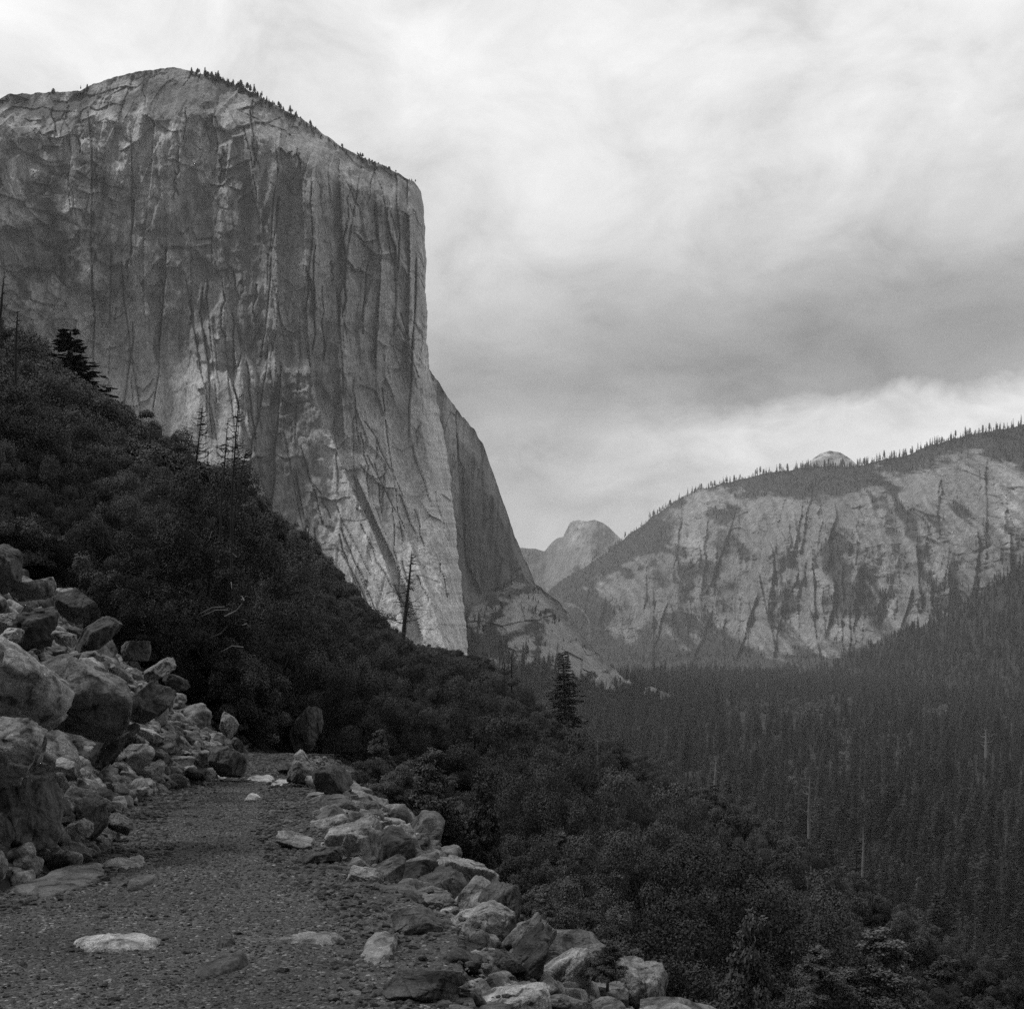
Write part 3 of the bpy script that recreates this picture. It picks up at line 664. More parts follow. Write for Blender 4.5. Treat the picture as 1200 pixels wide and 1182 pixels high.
def canopy(px): return np.interp(px, [-300, -100, 0, 40, 100, 150, 200, 250, 300, 350, 400, 440, 480, 550, 600, 650, 700, 760, 800, 850, 900, 950, 985, 1005, 1100, 1200, 1400],
                                 [200, 330, 385, 425, 455, 495, 530, 562, 592, 642, 692, 737, 766, 782, 808, 862, 880, 905, 930, 950, 975, 1010, 1052, 1115, 1165, 1200, 1240])
oaks = []
pos_ = []
gridd = {}
def ok(x, y, d):
    g = 6.0; a, b = int(x//g), int(y//g)
    for i in range(a-1, a+2):
        for j in range(b-1, b+2):
            for (u, v, e) in gridd.get((i, j), ()):
                if (u-x)**2+(v-y)**2 < (min(d, e))**2: return False
    gridd.setdefault((a, b), []).append((x, y, d)); return True
for k in range(60000):
    y = 16+330*rng.random()**.85; u = rng.uniform(-.42, .36); x = u*y
    l_ = np.interp(y, KY, KL); r_ = np.interp(y, KY, KR)
    if y < 34 and x < r_+(3.2 if y < 22 else 2.0) and x > l_-.5: continue
    if y < 31 and x <= l_ and (l_-x) < 9.5+(y-10)*.1: continue
    z = float(height(x, y))
    if z < -105: continue
    px = CX+F*x/y; topmax = CAMZ+(HY-(canopy(px)+max(-13, rng.normal()*17+5)))/F*y; hmax = topmax-z
    if hmax < 1.3:
        if y < 60 or px < 900: continue
        hmax = 2.6
    h_ = min(hmax, rng.uniform(3.0, 9.5) if rng.random() < .75 else rng.uniform(2, 4))
    if y < 32: h_ = min(h_, 4.5)
    rw = h_*.5*rng.uniform(.7, 1.1)
    if y < 34 and r_ < x < r_+3.2+rw*.7: continue
    if not ok(x, y, max(1.2, rw*1.3+y*.004)): continue
    oaks.append((h_/y, x, y, z, h_, rw))
oaks.sort(reverse=True)
print('oaks', len(oaks))
def oak_label(px, py, y, x):
    if px < 330 and y > 60: return ('dark round evergreen oak on the steep slope under the great granite wall', 'oaks on the upper slope')
    if px < 560 and y > 60: return ('leafy evergreen oak in the thicket between the dead trees and the bend', 'oaks beyond the bend')
    if y > 60: return ('grey leaved oak on the spur falling towards the valley pines', 'oaks on the spur')
    if px < 470: return ('dark oak crowding the rock heaps where the path bends', 'oaks round the bend')
    return ('dark oak rooted on the bank below the outer edge rocks', 'oaks below the outer edge')
brush = []
oak_proto = {}
n_th = 0
for i, (a_, x, y, z, h_, rw) in enumerate(oaks):
    near = y < 50; k = i % (3 if near else 6); s = (rw/3.0, rw/3.0, h_/6.0); rz = rng.uniform(0, 6.28)
    vis = abs(x/y+.0) < .37
    if n_th < 296 and vis:
        n_th += 1
        lb, gp = oak_label(CX+F*x/y, 0, y, x)
        t = thing('oak_tree', (x, y, z), lb, 'oak tree', gp, rz, s)
        c_ = obj('crown', (OAKF if near else OAKC)[k], t); t_ = obj('trunk', OAKT[i % 3], t)
        if not near and k not in oak_proto: oak_proto[k] = [c_, t_]
    else: brush.append(((x, y, z), s, (0, 0, rz), k if not near else k))
for k in range(420):
    y = rng.uniform(12, 36); x = float(np.interp(y, KY, KR))+rng.uniform(3.0 if y < 24 else 1.4, 7.0); s_ = rng.uniform(.08, .22)
    brush.append(((x, y, float(height(x, y))-.1), (s_, s_, s_*rng.uniform(.8, 1.2)), (0, 0, rng.uniform(0, 6.28)), int(rng.integers(0, 6))))
for k in range(160):
    y = rng.uniform(27, 38); x = float(np.interp(y, KY, KL))-rng.uniform(.2, 9); s_ = rng.uniform(.12, .35)
    if y < 31 and x < float(np.interp(y, KY, KL))-.1: continue
    brush.append(((x, y, float(height(x, y))-.1), (s_, s_, s_*rng.uniform(.8, 1.2)), (0, 0, rng.uniform(0, 6.28)), int(rng.integers(0, 6))))
scatter('undergrowth', brush, [oak_proto[k] for k in range(6)], 'dense dark brush filling the slope between the oaks')

# the dark fir on the slope top and the tall pine on the spur
def pine_thing(P, H, W_, mesh_i, label, group=None, cat='pine tree', name='pine_tree'):
    cm, tm = PINE[mesh_i]; base = [34, 30, 38, 33, 27][mesh_i]; bw = [4.0, 3.3, 4.4, 3.0, 3.6][mesh_i]
    t = thing(name, tuple(P), label, cat, group, rng.uniform(0, 6.28), (W_/2/bw, W_/2/bw, H/base)); c_ = obj('crown', cm, t); r2 = obj('trunk', tm, t); return t, [c_, r2]
hero_fir = pine_meshes(530, H=9, Rm=2.6, levels=24, z0=.03, dens=.85, narrow=.8)
P = W(82, 475, 110); t = thing('fir_tree', tuple(P), 'dark bushy fir standing alone on top of the slope before the granite wall', 'fir tree', None, 0, (1.15, 1.15, .64)); 
obj('crown', hero_fir[0], t); obj('trunk', hero_fir[1], t)
hero_pine = pine_meshes(531, H=26, Rm=4.9, levels=42, z0=.06, dens=1.1, narrow=.8)
P = W(663, 886, 330); t = thing('pine_tree', tuple(P), 'tall open pine rising alone from the end of the spur', 'pine tree', None, 0, (1.5, 1.5, 124/F*330/26)); 
obj('crown', hero_pine[0], t); obj('trunk', hero_pine[1], t)

# named shrubs near the road: px, base py, width, height, distance, label
SHR = [
 (508, 985, 120, 112, 24, 'pale green upright bush with feathery top behind the edge rocks'),
 (566, 1010, 80, 96, 25, 'narrow feathery bush beside the pale upright one'),
 (636, 1085, 56, 50, 14.5, 'small twiggy bush beside the post shaped stone'),
 (712, 1130, 76, 46, 13, 'low leafy bush above the outermost boulder'),
 (745, 1140, 56, 40, 13.5, 'little leafy bush behind the outermost boulder'),
 (690, 1105, 40, 46, 14, 'small grey bush just below the bank stones'),
 (884, 1250, 150, 190, 15, 'tall pale leafy sapling rising at the bottom of the slope'),
 (445, 900, 50, 50, 30, 'dull grey bush behind the crest past the bend'),
 (1030, 1190, 150, 110, 60, 'broad pale bush low on the slope beside the bleached snag'),
 (1110, 1200, 120, 80, 70, 'broad pale bush at the foot of the slope'),
 (960, 1170, 100, 70, 60, 'pale bush under the dark spur oaks'),
 (660, 1015, 60, 46, 35, 'light green bush in the dark bank thicket'),
]
bpy.context.view_layer.update(); dg = bpy.context.evaluated_depsgraph_get()
def reach(px, py, D, back=.6):
    d = Vector(W(px, py, 1.0)-np.array([0, 0, CAMZ])).normalized()
    hit, loc, *_ = sc.ray_cast(dg, Vector((0, 0, CAMZ)), d, distance=900)
    return min(D, loc.y-back) if hit else D
for i, (px, py, w, h, D, lab) in enumerate(SHR):
    D = reach(px, py-h*.5, D, .8); P = W(px, py, D); wm = w/F*D; hm = h/F*D
    top = P[2]+hm; g_ = float(height(P[0], D)); P[2] = g_ if abs(P[2]-g_) < hm*.5 else P[2]; hm = top-P[2]; z = P[2]
    t = thing('shrub', (P[0], P[1], z-.1), lab, 'shrub', 'leafy shrubs near the path', rng.uniform(0, 6.28), (wm/1.7, wm/1.7, hm/2.1))
    obj('crown', SHRC[i % 3], t); obj('stems', SHRT[i % 2], t)

# dead trees: base px, py, top px, py, distance, radius factor, branch count, branch length, material, label
SNAG = [
 (226, 572, 237, 474, 120, 1.0, 60, 1.9, 'deadwood', 'tall black dead tree with short level branches on the slope'),
 (205, 532, 206, 500, 125, .7, 14, .8, 'deadwood', 'short dead stick between the stub and the tall black dead tree'),
 (174, 516, 178, 491, 110, 1.6, 6, 3.0, 'deadwood', 'broken dead stub with one long crooked branch'),
 (258, 575, 268, 490, 115, .6, 34, 1.5, 'deadwood', 'thin dead tree just beside the tall black one'),
 (270, 572, 281, 462, 118, .7, 40, 1.6, 'deadwood', 'thin grey dead tree rising highest of the three beside the slope oaks'),
 (270, 612, 289, 524, 95, .6, 56, 1.9, 'deadwood', 'leaning dead tree with drooping branches over the thicket'),
 (357, 648, 362, 606, 130, .8, 22, 1.2, 'deadwood', 'small dead tree standing before the dark wall'),
 (472, 745, 482, 645, 150, 1.3, 60, 3.6, 'deadwood', 'bent dead pine with wide crooked branches before the pale slab'),
 (589, 818, 591, 768, 220, .7, 16, 1.2, 'deadwood', 'thinner of two dead poles beyond the spur'),
 (598, 816, 600, 762, 220, .9, 18, 1.4, 'deadwood', 'thicker of two dead poles beyond the spur'),
 (-2, 372, 6, 316, 100, .9, 20, 1.6, 'deadwood', 'dark bare tree at the top of the slope by the picture edge'),
 (18, 398, 21, 364, 105, .8, 24, 1.8, 'deadwood', 'short bare tree on the slope top near the dark fir'),
 (948, 965, 949, 904, 430, 1.0, 26, 2.2, 'palewood', 'bleached snag standing out of the valley pines'),
 (838, 912, 839, 888, 600, 1.0, 12, 1.6, 'palewood', 'short white snag among the valley pines'),
 (1072, 1145, 1076, 1068, 260, 1.0, 46, 2.4, 'palewood', 'pale dead pine with many twigs low in the valley'),
 (1011, 1010, 1012, 968, 420, .9, 12, 1.6, 'palewood', 'slim white snag in the middle of the valley pines'),
 (700, 885, 701, 858, 520, 1.0, 10, 1.4, 'palewood', 'thin pale snag beside the tall pine'),
 (1156, 872, 1156, 852, 900, 1.3, 14, 2.4, 'palewood', 'far white snag over the valley pines'),
]
for i, (bx, by, tx, ty, D, rf, nb, bl, mt, lab) in enumerate(SNAG):
    D = reach(bx, by-6, D, 1.6)
    P = W(bx, by+14, D); T_ = W(tx, ty, D); g_ = float(height(P[0], D)); P[2] = g_ if 0 < P[2]-g_ < 2.5 else P[2]; H = T_[2]-P[2]
    tm, bm_ = snag_mesh(600+i, H, max((.0008 if i < 7 else .00125)*D*rf, .02), M[mt], nb, bl*D/F*(15 if i < 7 else 11), lean=(T_[0]-P[0], 0), one=D > 200)
    if bm_ is None: tag(obj('dead_tree', tm, loc=tuple(P)), lab, 'dead tree', 'bare dead trees'); continue
    t = thing('dead_tree', tuple(P), lab, 'dead tree', 'bare dead trees'); obj('trunk', tm, t); obj('branches', bm_, t)
# bleached fallen branches on the thicket
fb = MB()
def fallen(px, py, D, seed, lab, n=7, ln=3.2):
    r_ = np.random.default_rng(seed); b = MB(); D0 = D; D = reach(px, py, D+60, .3); ln *= D/D0*.6; k_ = D/D0*.55
    for k in range(n):
        a = np.array([r_.normal()*.4, r_.normal()*.3, r_.normal()*.5]); d = np.array([r_.uniform(-1, .2), r_.normal()*.3, r_.uniform(.15, .9)]); d /= np.linalg.norm(d)
        b.tube([a, a+d*ln*.5+np.array([0, 0, -.18]), a+d*ln*r_.uniform(.8, 1.1)+np.array([0, 0, -.5])], [.05*k_, .035*k_, .012*k_], 5)
    b.tube([[-.5*k_, 0, -.6*k_], [.3*k_, 0, -.2*k_], [.7*k_, 0, .3*k_]], [.06*k_, .05*k_, .03*k_], 6)
    o = obj('dead_branch', b.build('dead_branch', M['palewood']), loc=tuple(W(px, py, D))); tag(o, lab, 'dead branch', 'bleached branches in the thicket')
fallen(272, 712, 55, 1, 'bleached curved branches hanging in the dark thicket above the bend', 8, 1.9)
fallen(300, 640, 88, 2, 'tangle of pale branches at the foot of the leaning dead tree', 10, 3.2)
fallen(254, 738, 52, 3, 'single pale branch lying level in the thicket', 2, 1.4)
fallen(243, 615, 95, 4, 'short pale twigs behind the black oak crowns', 5, 2.0)

# valley pines
vp = []
gridd.clear()
def okg(x, y, d, g):
    a, b = int(x//g), int(y//g)
    for i in range(a-1, a+2):
        for j in range(b-1, b+2):
            for (u, v) in gridd.get((i, j), ()):
                if (u-x)**2+(v-y)**2 < d*d: return False
    gridd.setdefault((a, b), []).append((x, y)); return True
n_try = 40000
ra = rng.random(n_try); yy = 330+(ra**.62)*3700; yy[:3500] = 300+500*np.sqrt(rng.random(3500)); uu = rng.uniform(-.12, .42, n_try); xx = uu*yy
zz = height(xx, yy); hillz = zz
clear = fbm(xx/170, yy/260, o=2, seed=77)
for x, y, z, cl in zip(xx, yy, zz, clear):
    if z > (-62 if x/y < .22 else -22): continue
    px = CX+F*x/y; py = HY-(z-CAMZ)/y*F
    if abs(px-925) < 75 and abs(py-842) < 9: continue
    if abs(px-1095) < 22 and abs(py-848) < 7: continue
    if abs(px-965) < 100 and abs(py-856) < 5 and rng.random() < .6: continue
    g_ = float(vn(np.array([x/38.]), np.array([y/55.]), None, 31)[0])
    if g_ > .35 and rng.random() < .75: continue
    if not okg(x, y, 4.8+y*.0022, 16): continue
    hh = (rng.uniform(14, 30) if rng.random() < .7 else rng.uniform(28, 40))*(1+.2*cl)*(1+.22*g_)
    if y < 600: hh *= .8
    vp.append((hh/y, x, y, z, hh))
vp.sort(reverse=True); print('valley pines', len(vp))
forest = []; pine_proto = {}; nth = 0
for i, (_, x, y, z, hh) in enumerate(vp):
    k = int(rng.integers(0, 5)); base = [34, 30, 38, 33, 27][k]; f = hh/base; wv = f*rng.uniform(.95, 1.45)
    if nth < 296 and -.02 < x/y < .37 and (z-CAMZ)/y > -(canopy(CX+F*x/y)+60-HY)/F-.04:
        nth += 1
        u = CX+F*x/y
        lb, gp = (('pine of the near valley forest below the spur oaks', 'near valley pines under the spur') if u < 1000 else ('tall dark pine of the near valley forest beside the picture edge', 'near valley pines by the edge'))
        t, parts = pine_thing((x, y, z-.5), hh, wv*2*[4.0, 3.3, 4.4, 3.0, 3.6][k], k, lb, gp)
        pine_proto.setdefault(k, parts)
    else: forest.append(((x, y, z-.5), (wv, wv, f), (rng.normal()*.015, rng.normal()*.015, rng.uniform(0, 6.28)), k))
PP = [pine_proto[k] for k in range(5)]

# ------------------------------------------------------------------ the great cliffs
def lerpfn(pts):
    a = np.array(pts, float); return lambda x: np.interp(x, a[:, 0], a[:, 1])
def srow(base, rim, b): return base+(rim-base)*b
def sheet(name, px, rim, base, nr, Yf, disp, mat, label, thick=900, rimnoise=1.0, edge=None, sideright=False, seed=0, kind='structure', cat=None, bpow=1.0):
    """relief wall: columns px, rows from base to rim, then a plateau running back and down: a solid mountain. edge(b): optional right-hand profile"""
    b = np.linspace(0, 1, nr)[:, None]
    if edge is not None:
        a = np.linspace(0, 1, len(px))[None]; xr = edge(b); PX = px[0]+a*(xr-px[0])
    else: PX = np.repeat(px[None], nr, 0)
    RM = rim(PX)+fbm(PX/9, PX*0+3, o=4, seed=seed+1)*2.2*rimnoise
    BS = base(PX); PY = BS+(RM-BS)*b
    Y = Yf(PX, PY, b); X = (PX-CX)/F*Y; Z = CAMZ+(HY-PY)/F*Y
    dY, tone = disp(X, Z, PX, PY, b)
    Y2 = Y+dY; X = (PX-CX)/F*Y2; Z = CAMZ+(HY-PY)/F*Y2
    if sideright:
        ks = np.array([.03, .1, .3, .8]); 
        ex = []; 
        for q in ks:
            yb = Y2[:, -1]+q*thick; pq = PX[:, -1]-q*26; ex.append(((pq-CX)/F*yb, yb, Z[:, -1]-q*60*b[:, 0]))
        X = np.concatenate([X]+[e[0][:, None] for e in ex], 1); Z = np.concatenate([Z]+[e[2][:, None] for e in ex], 1); Y2 = np.concatenate([Y2]+[e[1][:, None] for e in ex], 1)
        PXe = np.concatenate([PX]+[PX[:, -1:]-q*26 for q in ks], 1); tone = np.concatenate([tone]+[tone[:, -1:]]*4, 1)
    else: PXe = PX
    rows = [(X, Y2, Z)]
    x0, y0, z0 = X[-1], Y2[-1], Z[-1]
    for q in (.02, .08, .25, .6, 1.0):
        yb = y0+thick*q; zb = z0+thick*q*.01 if q < .1 else z0-thick*(q-.08)*.15
        if q == 1.0: zb = np.full_like(z0, -135.)
        rows.append((((PXe[-1]-CX)/F*yb)[None], yb[None], zb[None])); tone = np.concatenate([tone, tone[-1:]], 0)
    Xa = np.concatenate([r_[0] for r_ in rows], 0); Ya = np.concatenate([r_[1] for r_ in rows], 0); Za = np.concatenate([r_[2] for r_ in rows], 0)
    m = mesh(name, np.stack([Xa, Ya, Za], -1).reshape(-1, 3), gridfaces(*Xa.shape), mat, True, {'tone': tone})
    o = obj(name, m); tag(o, label, cat, kind=kind)
    return o, (X, Y2, Z, PX, PY, RM)
def step(PX, PY, pts, amp, w, side):
    """a flake edge along a mostly upright line: pushes the rock out on one side of the line"""
    a = np.array(pts, float); xl = np.interp(PY, a[:, 1], a[:, 0]); d = (PX-xl)*side
    sf = min(12, (a[-1, 1]-a[0, 1])*.25)
    act = sstep(a[0, 1]-sf, a[0, 1]+sf, PY)*(1-sstep(a[-1, 1]-sf, a[-1, 1]+sf, PY))
    return -amp*act*np.where(d >= 0, np.exp(-np.maximum(d, 0)/w), 0)
def blob(PX, PY, x, y, rx, ry, ang=0, p=2):
    c, s = math.cos(R(ang)), math.sin(R(ang)); u = ((PX-x)*c+(PY-y)*s)/rx; v = (-(PX-x)*s+(PY-y)*c)/ry
    return np.exp(-(u*u+v*v)**(p/2))

rimA = lerpfn([(-300, 140), (-60, 128), (0, 116), (12, 110), (60, 109), (95, 106), (110, 98), (140, 89), (175, 82), (205, 80), (240, 87), (280, 101), (320, 122), (360, 143), (400, 172), (430, 186), (465, 202), (485, 213), (493, 224), (497, 236)])
edgeA_t = lerpfn([(236, 495), (250, 496), (300, 499), (400, 500), (430, 503), (470, 513), (520, 523), (580, 531), (650, 538), (710, 545), (775, 552), (830, 556)])
def edgeA(b): return edgeA_t(830+(236-830)*b)+fbm(b*60, b*0+2, o=4, seed=62)*2.6
def YA(PX, PY, b):
    Y = np.interp(PX, [-300, 0, 200, 400, 500, 560], [1500, 1640, 1730, 1800, 1850, 1900])
    lean = np.interp(PY, [80, 200, 420, 560, 700, 840], [30, 12, 0, -50, -150, -290])
    Y = Y+lean+30*np.sin(PX/95+1)*sstep(900, 300, PY)
    rimb = 60*sstep(.93, 1, b)
    return Y+rimb
_rA = np.random.default_rng(5)
CRK = []
for k in range(135):
    x0 = _rA.uniform(60, 498); y0 = _rA.uniform(95, 620); ln = 25+200*_rA.random()**2; sl = _rA.normal()*.10+.03
    pts = [(x0+sl*ln*t+_rA.normal()*1.5, y0+ln*t) for t in np.linspace(0, 1, 7)]; CRK.append((pts, _rA.uniform(2, 9), _rA.uniform(4, 16), _rA.choice([-1, 1])))
for k in range(24):
    x0 = _rA.uniform(350, 520); y0 = _rA.uniform(480, 690); ln = _rA.uniform(30, 110); sl = _rA.uniform(.25, .55)
    pts = [(x0+sl*ln*t+_rA.normal()*1.2, y0+ln*t) for t in np.linspace(0, 1, 6)]; CRK.append((pts, _rA.uniform(2, 8), _rA.uniform(4, 14), _rA.choice([-1, 1])))
ROOF = []
for k in range(75):
    x0 = _rA.uniform(20, 520); y0 = _rA.uniform(120, 700); ln = _rA.uniform(10, 42); sl = _rA.normal()*.45
    ROOF.append(([(x0+ln*t, y0+sl*ln*t+_rA.normal()*1.5+6*math.sin(t*3)) for t in np.linspace(0, 1, 6)], _rA.uniform(3, 9), _rA.uniform(3, 9)))
def dispA(X, Z, PX, PY, b):
    wx = fbm(X/90, Z/160, o=3, seed=40)*14
    slab = sstep(-8, 16, PX-np.interp(PY, [420, 470, 560, 640, 700, 780], [366, 374, 384, 398, 415, 430]))*sstep(440, 520, PY)*(1-.8*blob(PX, PY, 420, 520, 20, 60, -25, 3))
    slab = np.maximum(slab, sstep(6, -6, PX-np.interp(PY, [400, 440, 500, 560, 612], [240, 268, 284, 298, 318]))*sstep(400, 470, PY)*(PX > 90)); q_ = 1-.72*slab
    d = sfbm(X/150, Z/700, 3, 41)*34
    r1 = ridged((X+wx*1.6)/70, Z/260, 3, 42, .55); d -= r1*12
    r2 = ridged((X+wx*.6)/24, Z/210, 3, 43); d -= r2*2.6
    low = sstep(200, 90, PX)*sstep(480, 330, PY)       # blocky, broken upper left
    f1, e, cid = cells((X+wx+Z*.12)/30, (Z+wx*2)/(75-30*low), 44); d += (cid-.5)*13*sstep(0, .10, e)*q_
    f1, e2, cid2 = cells((X+wx*.5)/11, Z/34, 45); d += (cid2-.5)*4.5*sstep(0, .12, e2)*q_
    f1, e3, cid3 = cells((X-Z*.5)/22, (Z+X*.3)/16, 46); d += (cid3-.5)*(9*low+1.5)
    d += fbm(X/9, Z/14, o=4, seed=47)*4.5*q_
    f1, e4, cid4 = cells((X+wx)/17, (Z+X*.2)/24, 48); lg = sstep(.2, .6, vn(X/70, Z/90, None, 49)); d += (cid4-.5)*10*sstep(0, .1, e4)*lg*q_
    crack = np.zeros_like(d)
    for pts, amp, w, sd in CRK:
        y0, y1 = pts[0][1], pts[-1][1]
        d += step(PX, PY, pts, amp, w, sd)
        a = np.array(pts); xl = np.interp(PY, a[:, 1], a[:, 0]); act = (PY > y0) & (PY < y1)
        c_ = act*np.exp(-((PX-xl)/.8)**2); crack = np.maximum(crack, c_*min(1, amp/6))
    d += crack*5
    for pts, amp, w in ROOF: d += step(PY, PX, [(q, p_) for p_, q in pts], amp, w, -1)
    # the large forms
    d += step(PX, PY, [(362, 425), (372, 470), (392, 520), (412, 572), (432, 612), (452, 660), (470, 710), (478, 760)], 34, 34, -1)
    d += step(PX, PY, [(418, 560), (440, 610), (462, 655), (480, 700), (500, 760)], 20, 16, 1)*.8
    d += step(PX, PY, [(446, 540), (462, 580), (482, 640), (505, 700), (528, 775)], 16, 20, -1)
    d += step(PX, PY, [(284, 440), (292, 500), (305, 560), (316, 612)], 20, 40, -1)
    d += step(PX, PY, [(245, 385), (262, 420), (278, 470), (286, 520)], 9, 16, -1)
    d += step(PX, PY, [(183, 130), (178, 200), (168, 300), (170, 380)], 14, 26, 1)
    d += step(PX, PY, [(330, 150), (322, 230), (326, 330), (322, 460)], 15, 22, -1)
    d += step(PX, PY, [(352, 170), (356, 260), (358, 350), (364, 440)], 13, 18, 1)
    d += step(PX, PY, [(398, 190), (402, 300), (396, 420), (404, 520)], 16, 26, 1)
    d += step(PX, PY, [(440, 200), (446, 320), (440, 430)], 12, 20, 1)
    d += step(PX, PY, [(478, 215), (480, 300), (478, 420)], 14, 14, 1)
    arch = blob(PX, PY, 86, 410, 48, 66, 10, 6); d += arch*14
    a_ = np.clip((PX-PX[:, -1:]+34)/34, 0, 1); d += 70*(1-np.sqrt(np.maximum(1-a_**2, 0)))
    # tone: water streaks, lichen black upper left, fresh pale slabs
    t = np.full_like(d, .68)
    st = sfbm((X+wx*.4)/9, Z/420, 4, 50, .6); t *= 1-.2*sstep(.0, .42, st)*(.5+.8*sstep(-.3, .4, fbm(X/120, Z/200, o=3, seed=57)))*sstep(640, 430, PY)
    st2 = sfbm((X+wx*.4)/26, Z/600, 3, 51, .6); t *= 1+.22*sstep(.05, .6, st2)
    mot = fbm(X/26+wx/40, Z/30, o=5, seed=52, g=.6); up_left = sstep(260, 130, PX)*sstep(430, 300, PY)
    t *= 1-up_left*.5*sstep(-.05, .25, mot); t *= 1+up_left*.5*sstep(.0, -.3, mot)
    t *= 1-.36*sstep(95, 15, (1-b)*(845-rimA(PX))); t *= 1-.35*blob(PX, PY, 200, 105, 70, 30); t *= 1+.35*blob(PX, PY, 150, 155, 30, 50)
    t *= 1+.55*sstep(-.06, .06, fbm(X/60, Z/60, o=3, seed=53)*.1+arch-.4)*(PY > 335)*(PX < 150)
    pale = sstep(-6, 14, PX-np.interp(PY, [420, 470, 560, 640, 700, 780], [372, 378, 384, 398, 415, 430]))*sstep(455, 520, PY)*(1-.55*blob(PX, PY, 410, 500, 22, 60, -25, 3))
    t *= 1+1.0*pale*(.75+.5*fbm(X/40, Z/90, o=3, seed=54))
    t *= 1+.55*sstep(6, -6, PX-np.interp(PY, [400, 440, 500, 560, 612], [240, 268, 284, 298, 318]))*sstep(400, 470, PY+12*mot)*(PX > 90)
    t *= 1-.42*blob(PX, PY, 332, 545, 42, 120, 0, 6); t *= 1-.3*blob(PX, PY, 290, 300, 45, 130, 0, 4); t *= 1+.3*blob(PX, PY, 190, 500, 95, 110, 0, 5); t *= 1+.25*blob(PX, PY, 470, 640, 60, 120, -20, 4)
    t *= 1-.3*blob(PX, PY, 420, 430, 30, 130, -8, 3)
    t *= 1+.45*q_*fbm(X/45+wx/30, Z/70, o=6, seed=58, g=.65)
    t *= 1-.72*crack
    return d, np.clip(t, .04, .85)
oA, SA = sheet('granite_wall', np.linspace(-300, 1, 760), rimA, lambda x: x*0+845, 900, YA, dispA, M['cap'],
               'immense sheer granite wall with a rounded top and a vertical prow', thick=1300, edge=edgeA, sideright=True, seed=60)

rimB = lerpfn([(400, 380), (497, 424), (505, 433), (520, 456), (532, 474), (545, 489), (556, 502), (566, 520), (574, 542), (582, 566), (590, 590), (598, 612), (608, 638), (617, 658), (627, 683), (640, 692), (655, 706), (668, 722), (680, 742), (700, 765), (716, 784), (735, 800), (780, 815)])
footB = lerpfn([(400, 700), (545, 712), (560, 705), (600, 680), (627, 684), (700, 770), (780, 815)])
def YB(PX, PY, b):
    Y = np.interp(PX, [400, 520, 570, 627, 700, 780], [2180, 2250, 2330, 2450, 2300, 2150])
    f = footB(PX); below = np.maximum(PY-f, 0)
    return Y-below*5.2*np.interp(PX, [400, 640, 780], [1, .8, .5])+40*sstep(.9, 1, b)
def dispB(X, Z, PX, PY, b):
    wx = fbm(X/90, Z/160, o=3, seed=70)*14; f = footB(PX); wall = sstep(14, -14, PY-f)
    d = -ridged((X+wx)/60, Z/460, 3, 72, .55)*20*wall-ridged((X+wx*.6)/22, Z/190, 3, 73)*8*wall
    f1, e, cid = cells((X+wx)/26, Z/90, 74); d += (cid-.5)*14*wall
    d += fbm(X/12, Z/16, o=4, seed=75)*4
    f1, e, cid2 = cells((X-Z*.6)/34, (Z+X*.4)/26, 76); d += (cid2-.5)*12*(1-wall)
    d += step(PX, PY, [(533, 480), (536, 540), (540, 600), (548, 700)], 45, 30, 1)*-.6
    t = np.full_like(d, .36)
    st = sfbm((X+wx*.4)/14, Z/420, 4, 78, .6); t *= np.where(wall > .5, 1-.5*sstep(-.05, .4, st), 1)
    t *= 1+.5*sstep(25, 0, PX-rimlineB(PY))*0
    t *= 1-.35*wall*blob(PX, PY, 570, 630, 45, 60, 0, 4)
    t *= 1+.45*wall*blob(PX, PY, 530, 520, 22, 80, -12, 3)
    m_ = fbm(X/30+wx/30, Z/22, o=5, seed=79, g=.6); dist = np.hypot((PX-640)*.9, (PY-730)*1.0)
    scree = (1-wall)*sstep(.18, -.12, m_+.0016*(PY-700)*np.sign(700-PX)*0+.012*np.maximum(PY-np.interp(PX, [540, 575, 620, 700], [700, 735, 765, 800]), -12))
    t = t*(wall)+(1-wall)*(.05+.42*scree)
    return d, np.clip(t, .03, .6)
def rimlineB(PY): return PY*0+600
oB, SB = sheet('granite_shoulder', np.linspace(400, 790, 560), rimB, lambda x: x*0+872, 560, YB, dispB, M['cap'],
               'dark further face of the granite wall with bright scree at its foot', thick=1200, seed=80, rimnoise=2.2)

rimC = lerpfn([(560, 760), (600, 735), (640, 694), (660, 678), (700, 655), (722, 640), (745, 620), (770, 602), (790, 588), (815, 574), (840, 568), (880, 560), (905, 553), (940, 548), (975, 547), (1010, 546), (1040, 537), (1062, 534), (1090, 522), (1120, 513), (1150, 506), (1200, 498), (1300, 478), (1450, 430)])
def YC(PX, PY, b):
    Y = np.interp(PX, [560, 640, 820, 1000, 1200, 1450], [7300, 6900, 5400, 4500, 3900, 3300])
    prof = np.interp(b[:, 0], [0, .12, .3, .62, .8, 1], [-1250, -600, -330, -170, 60, 420])[:, None]
    return Y+prof*np.interp(PX, [600, 800], [.9, 1.0])
_rC = np.random.default_rng(15)
CRC = []
for k in range(170):
    x0 = _rC.uniform(650, 1210); y0 = np.interp(x0, [650, 800, 1000, 1200], [690, 580, 575, 530])+_rC.uniform(-10, 150); ln = _rC.uniform(18, 100); sl = _rC.normal()*.16-.05
    CRC.append(([(x0+sl*ln*t+_rC.normal()*1.3, y0+ln*t) for t in np.linspace(0, 1, 6)], _rC.uniform(8, 44), _rC.uniform(3, 16), _rC.choice([-1, 1])))
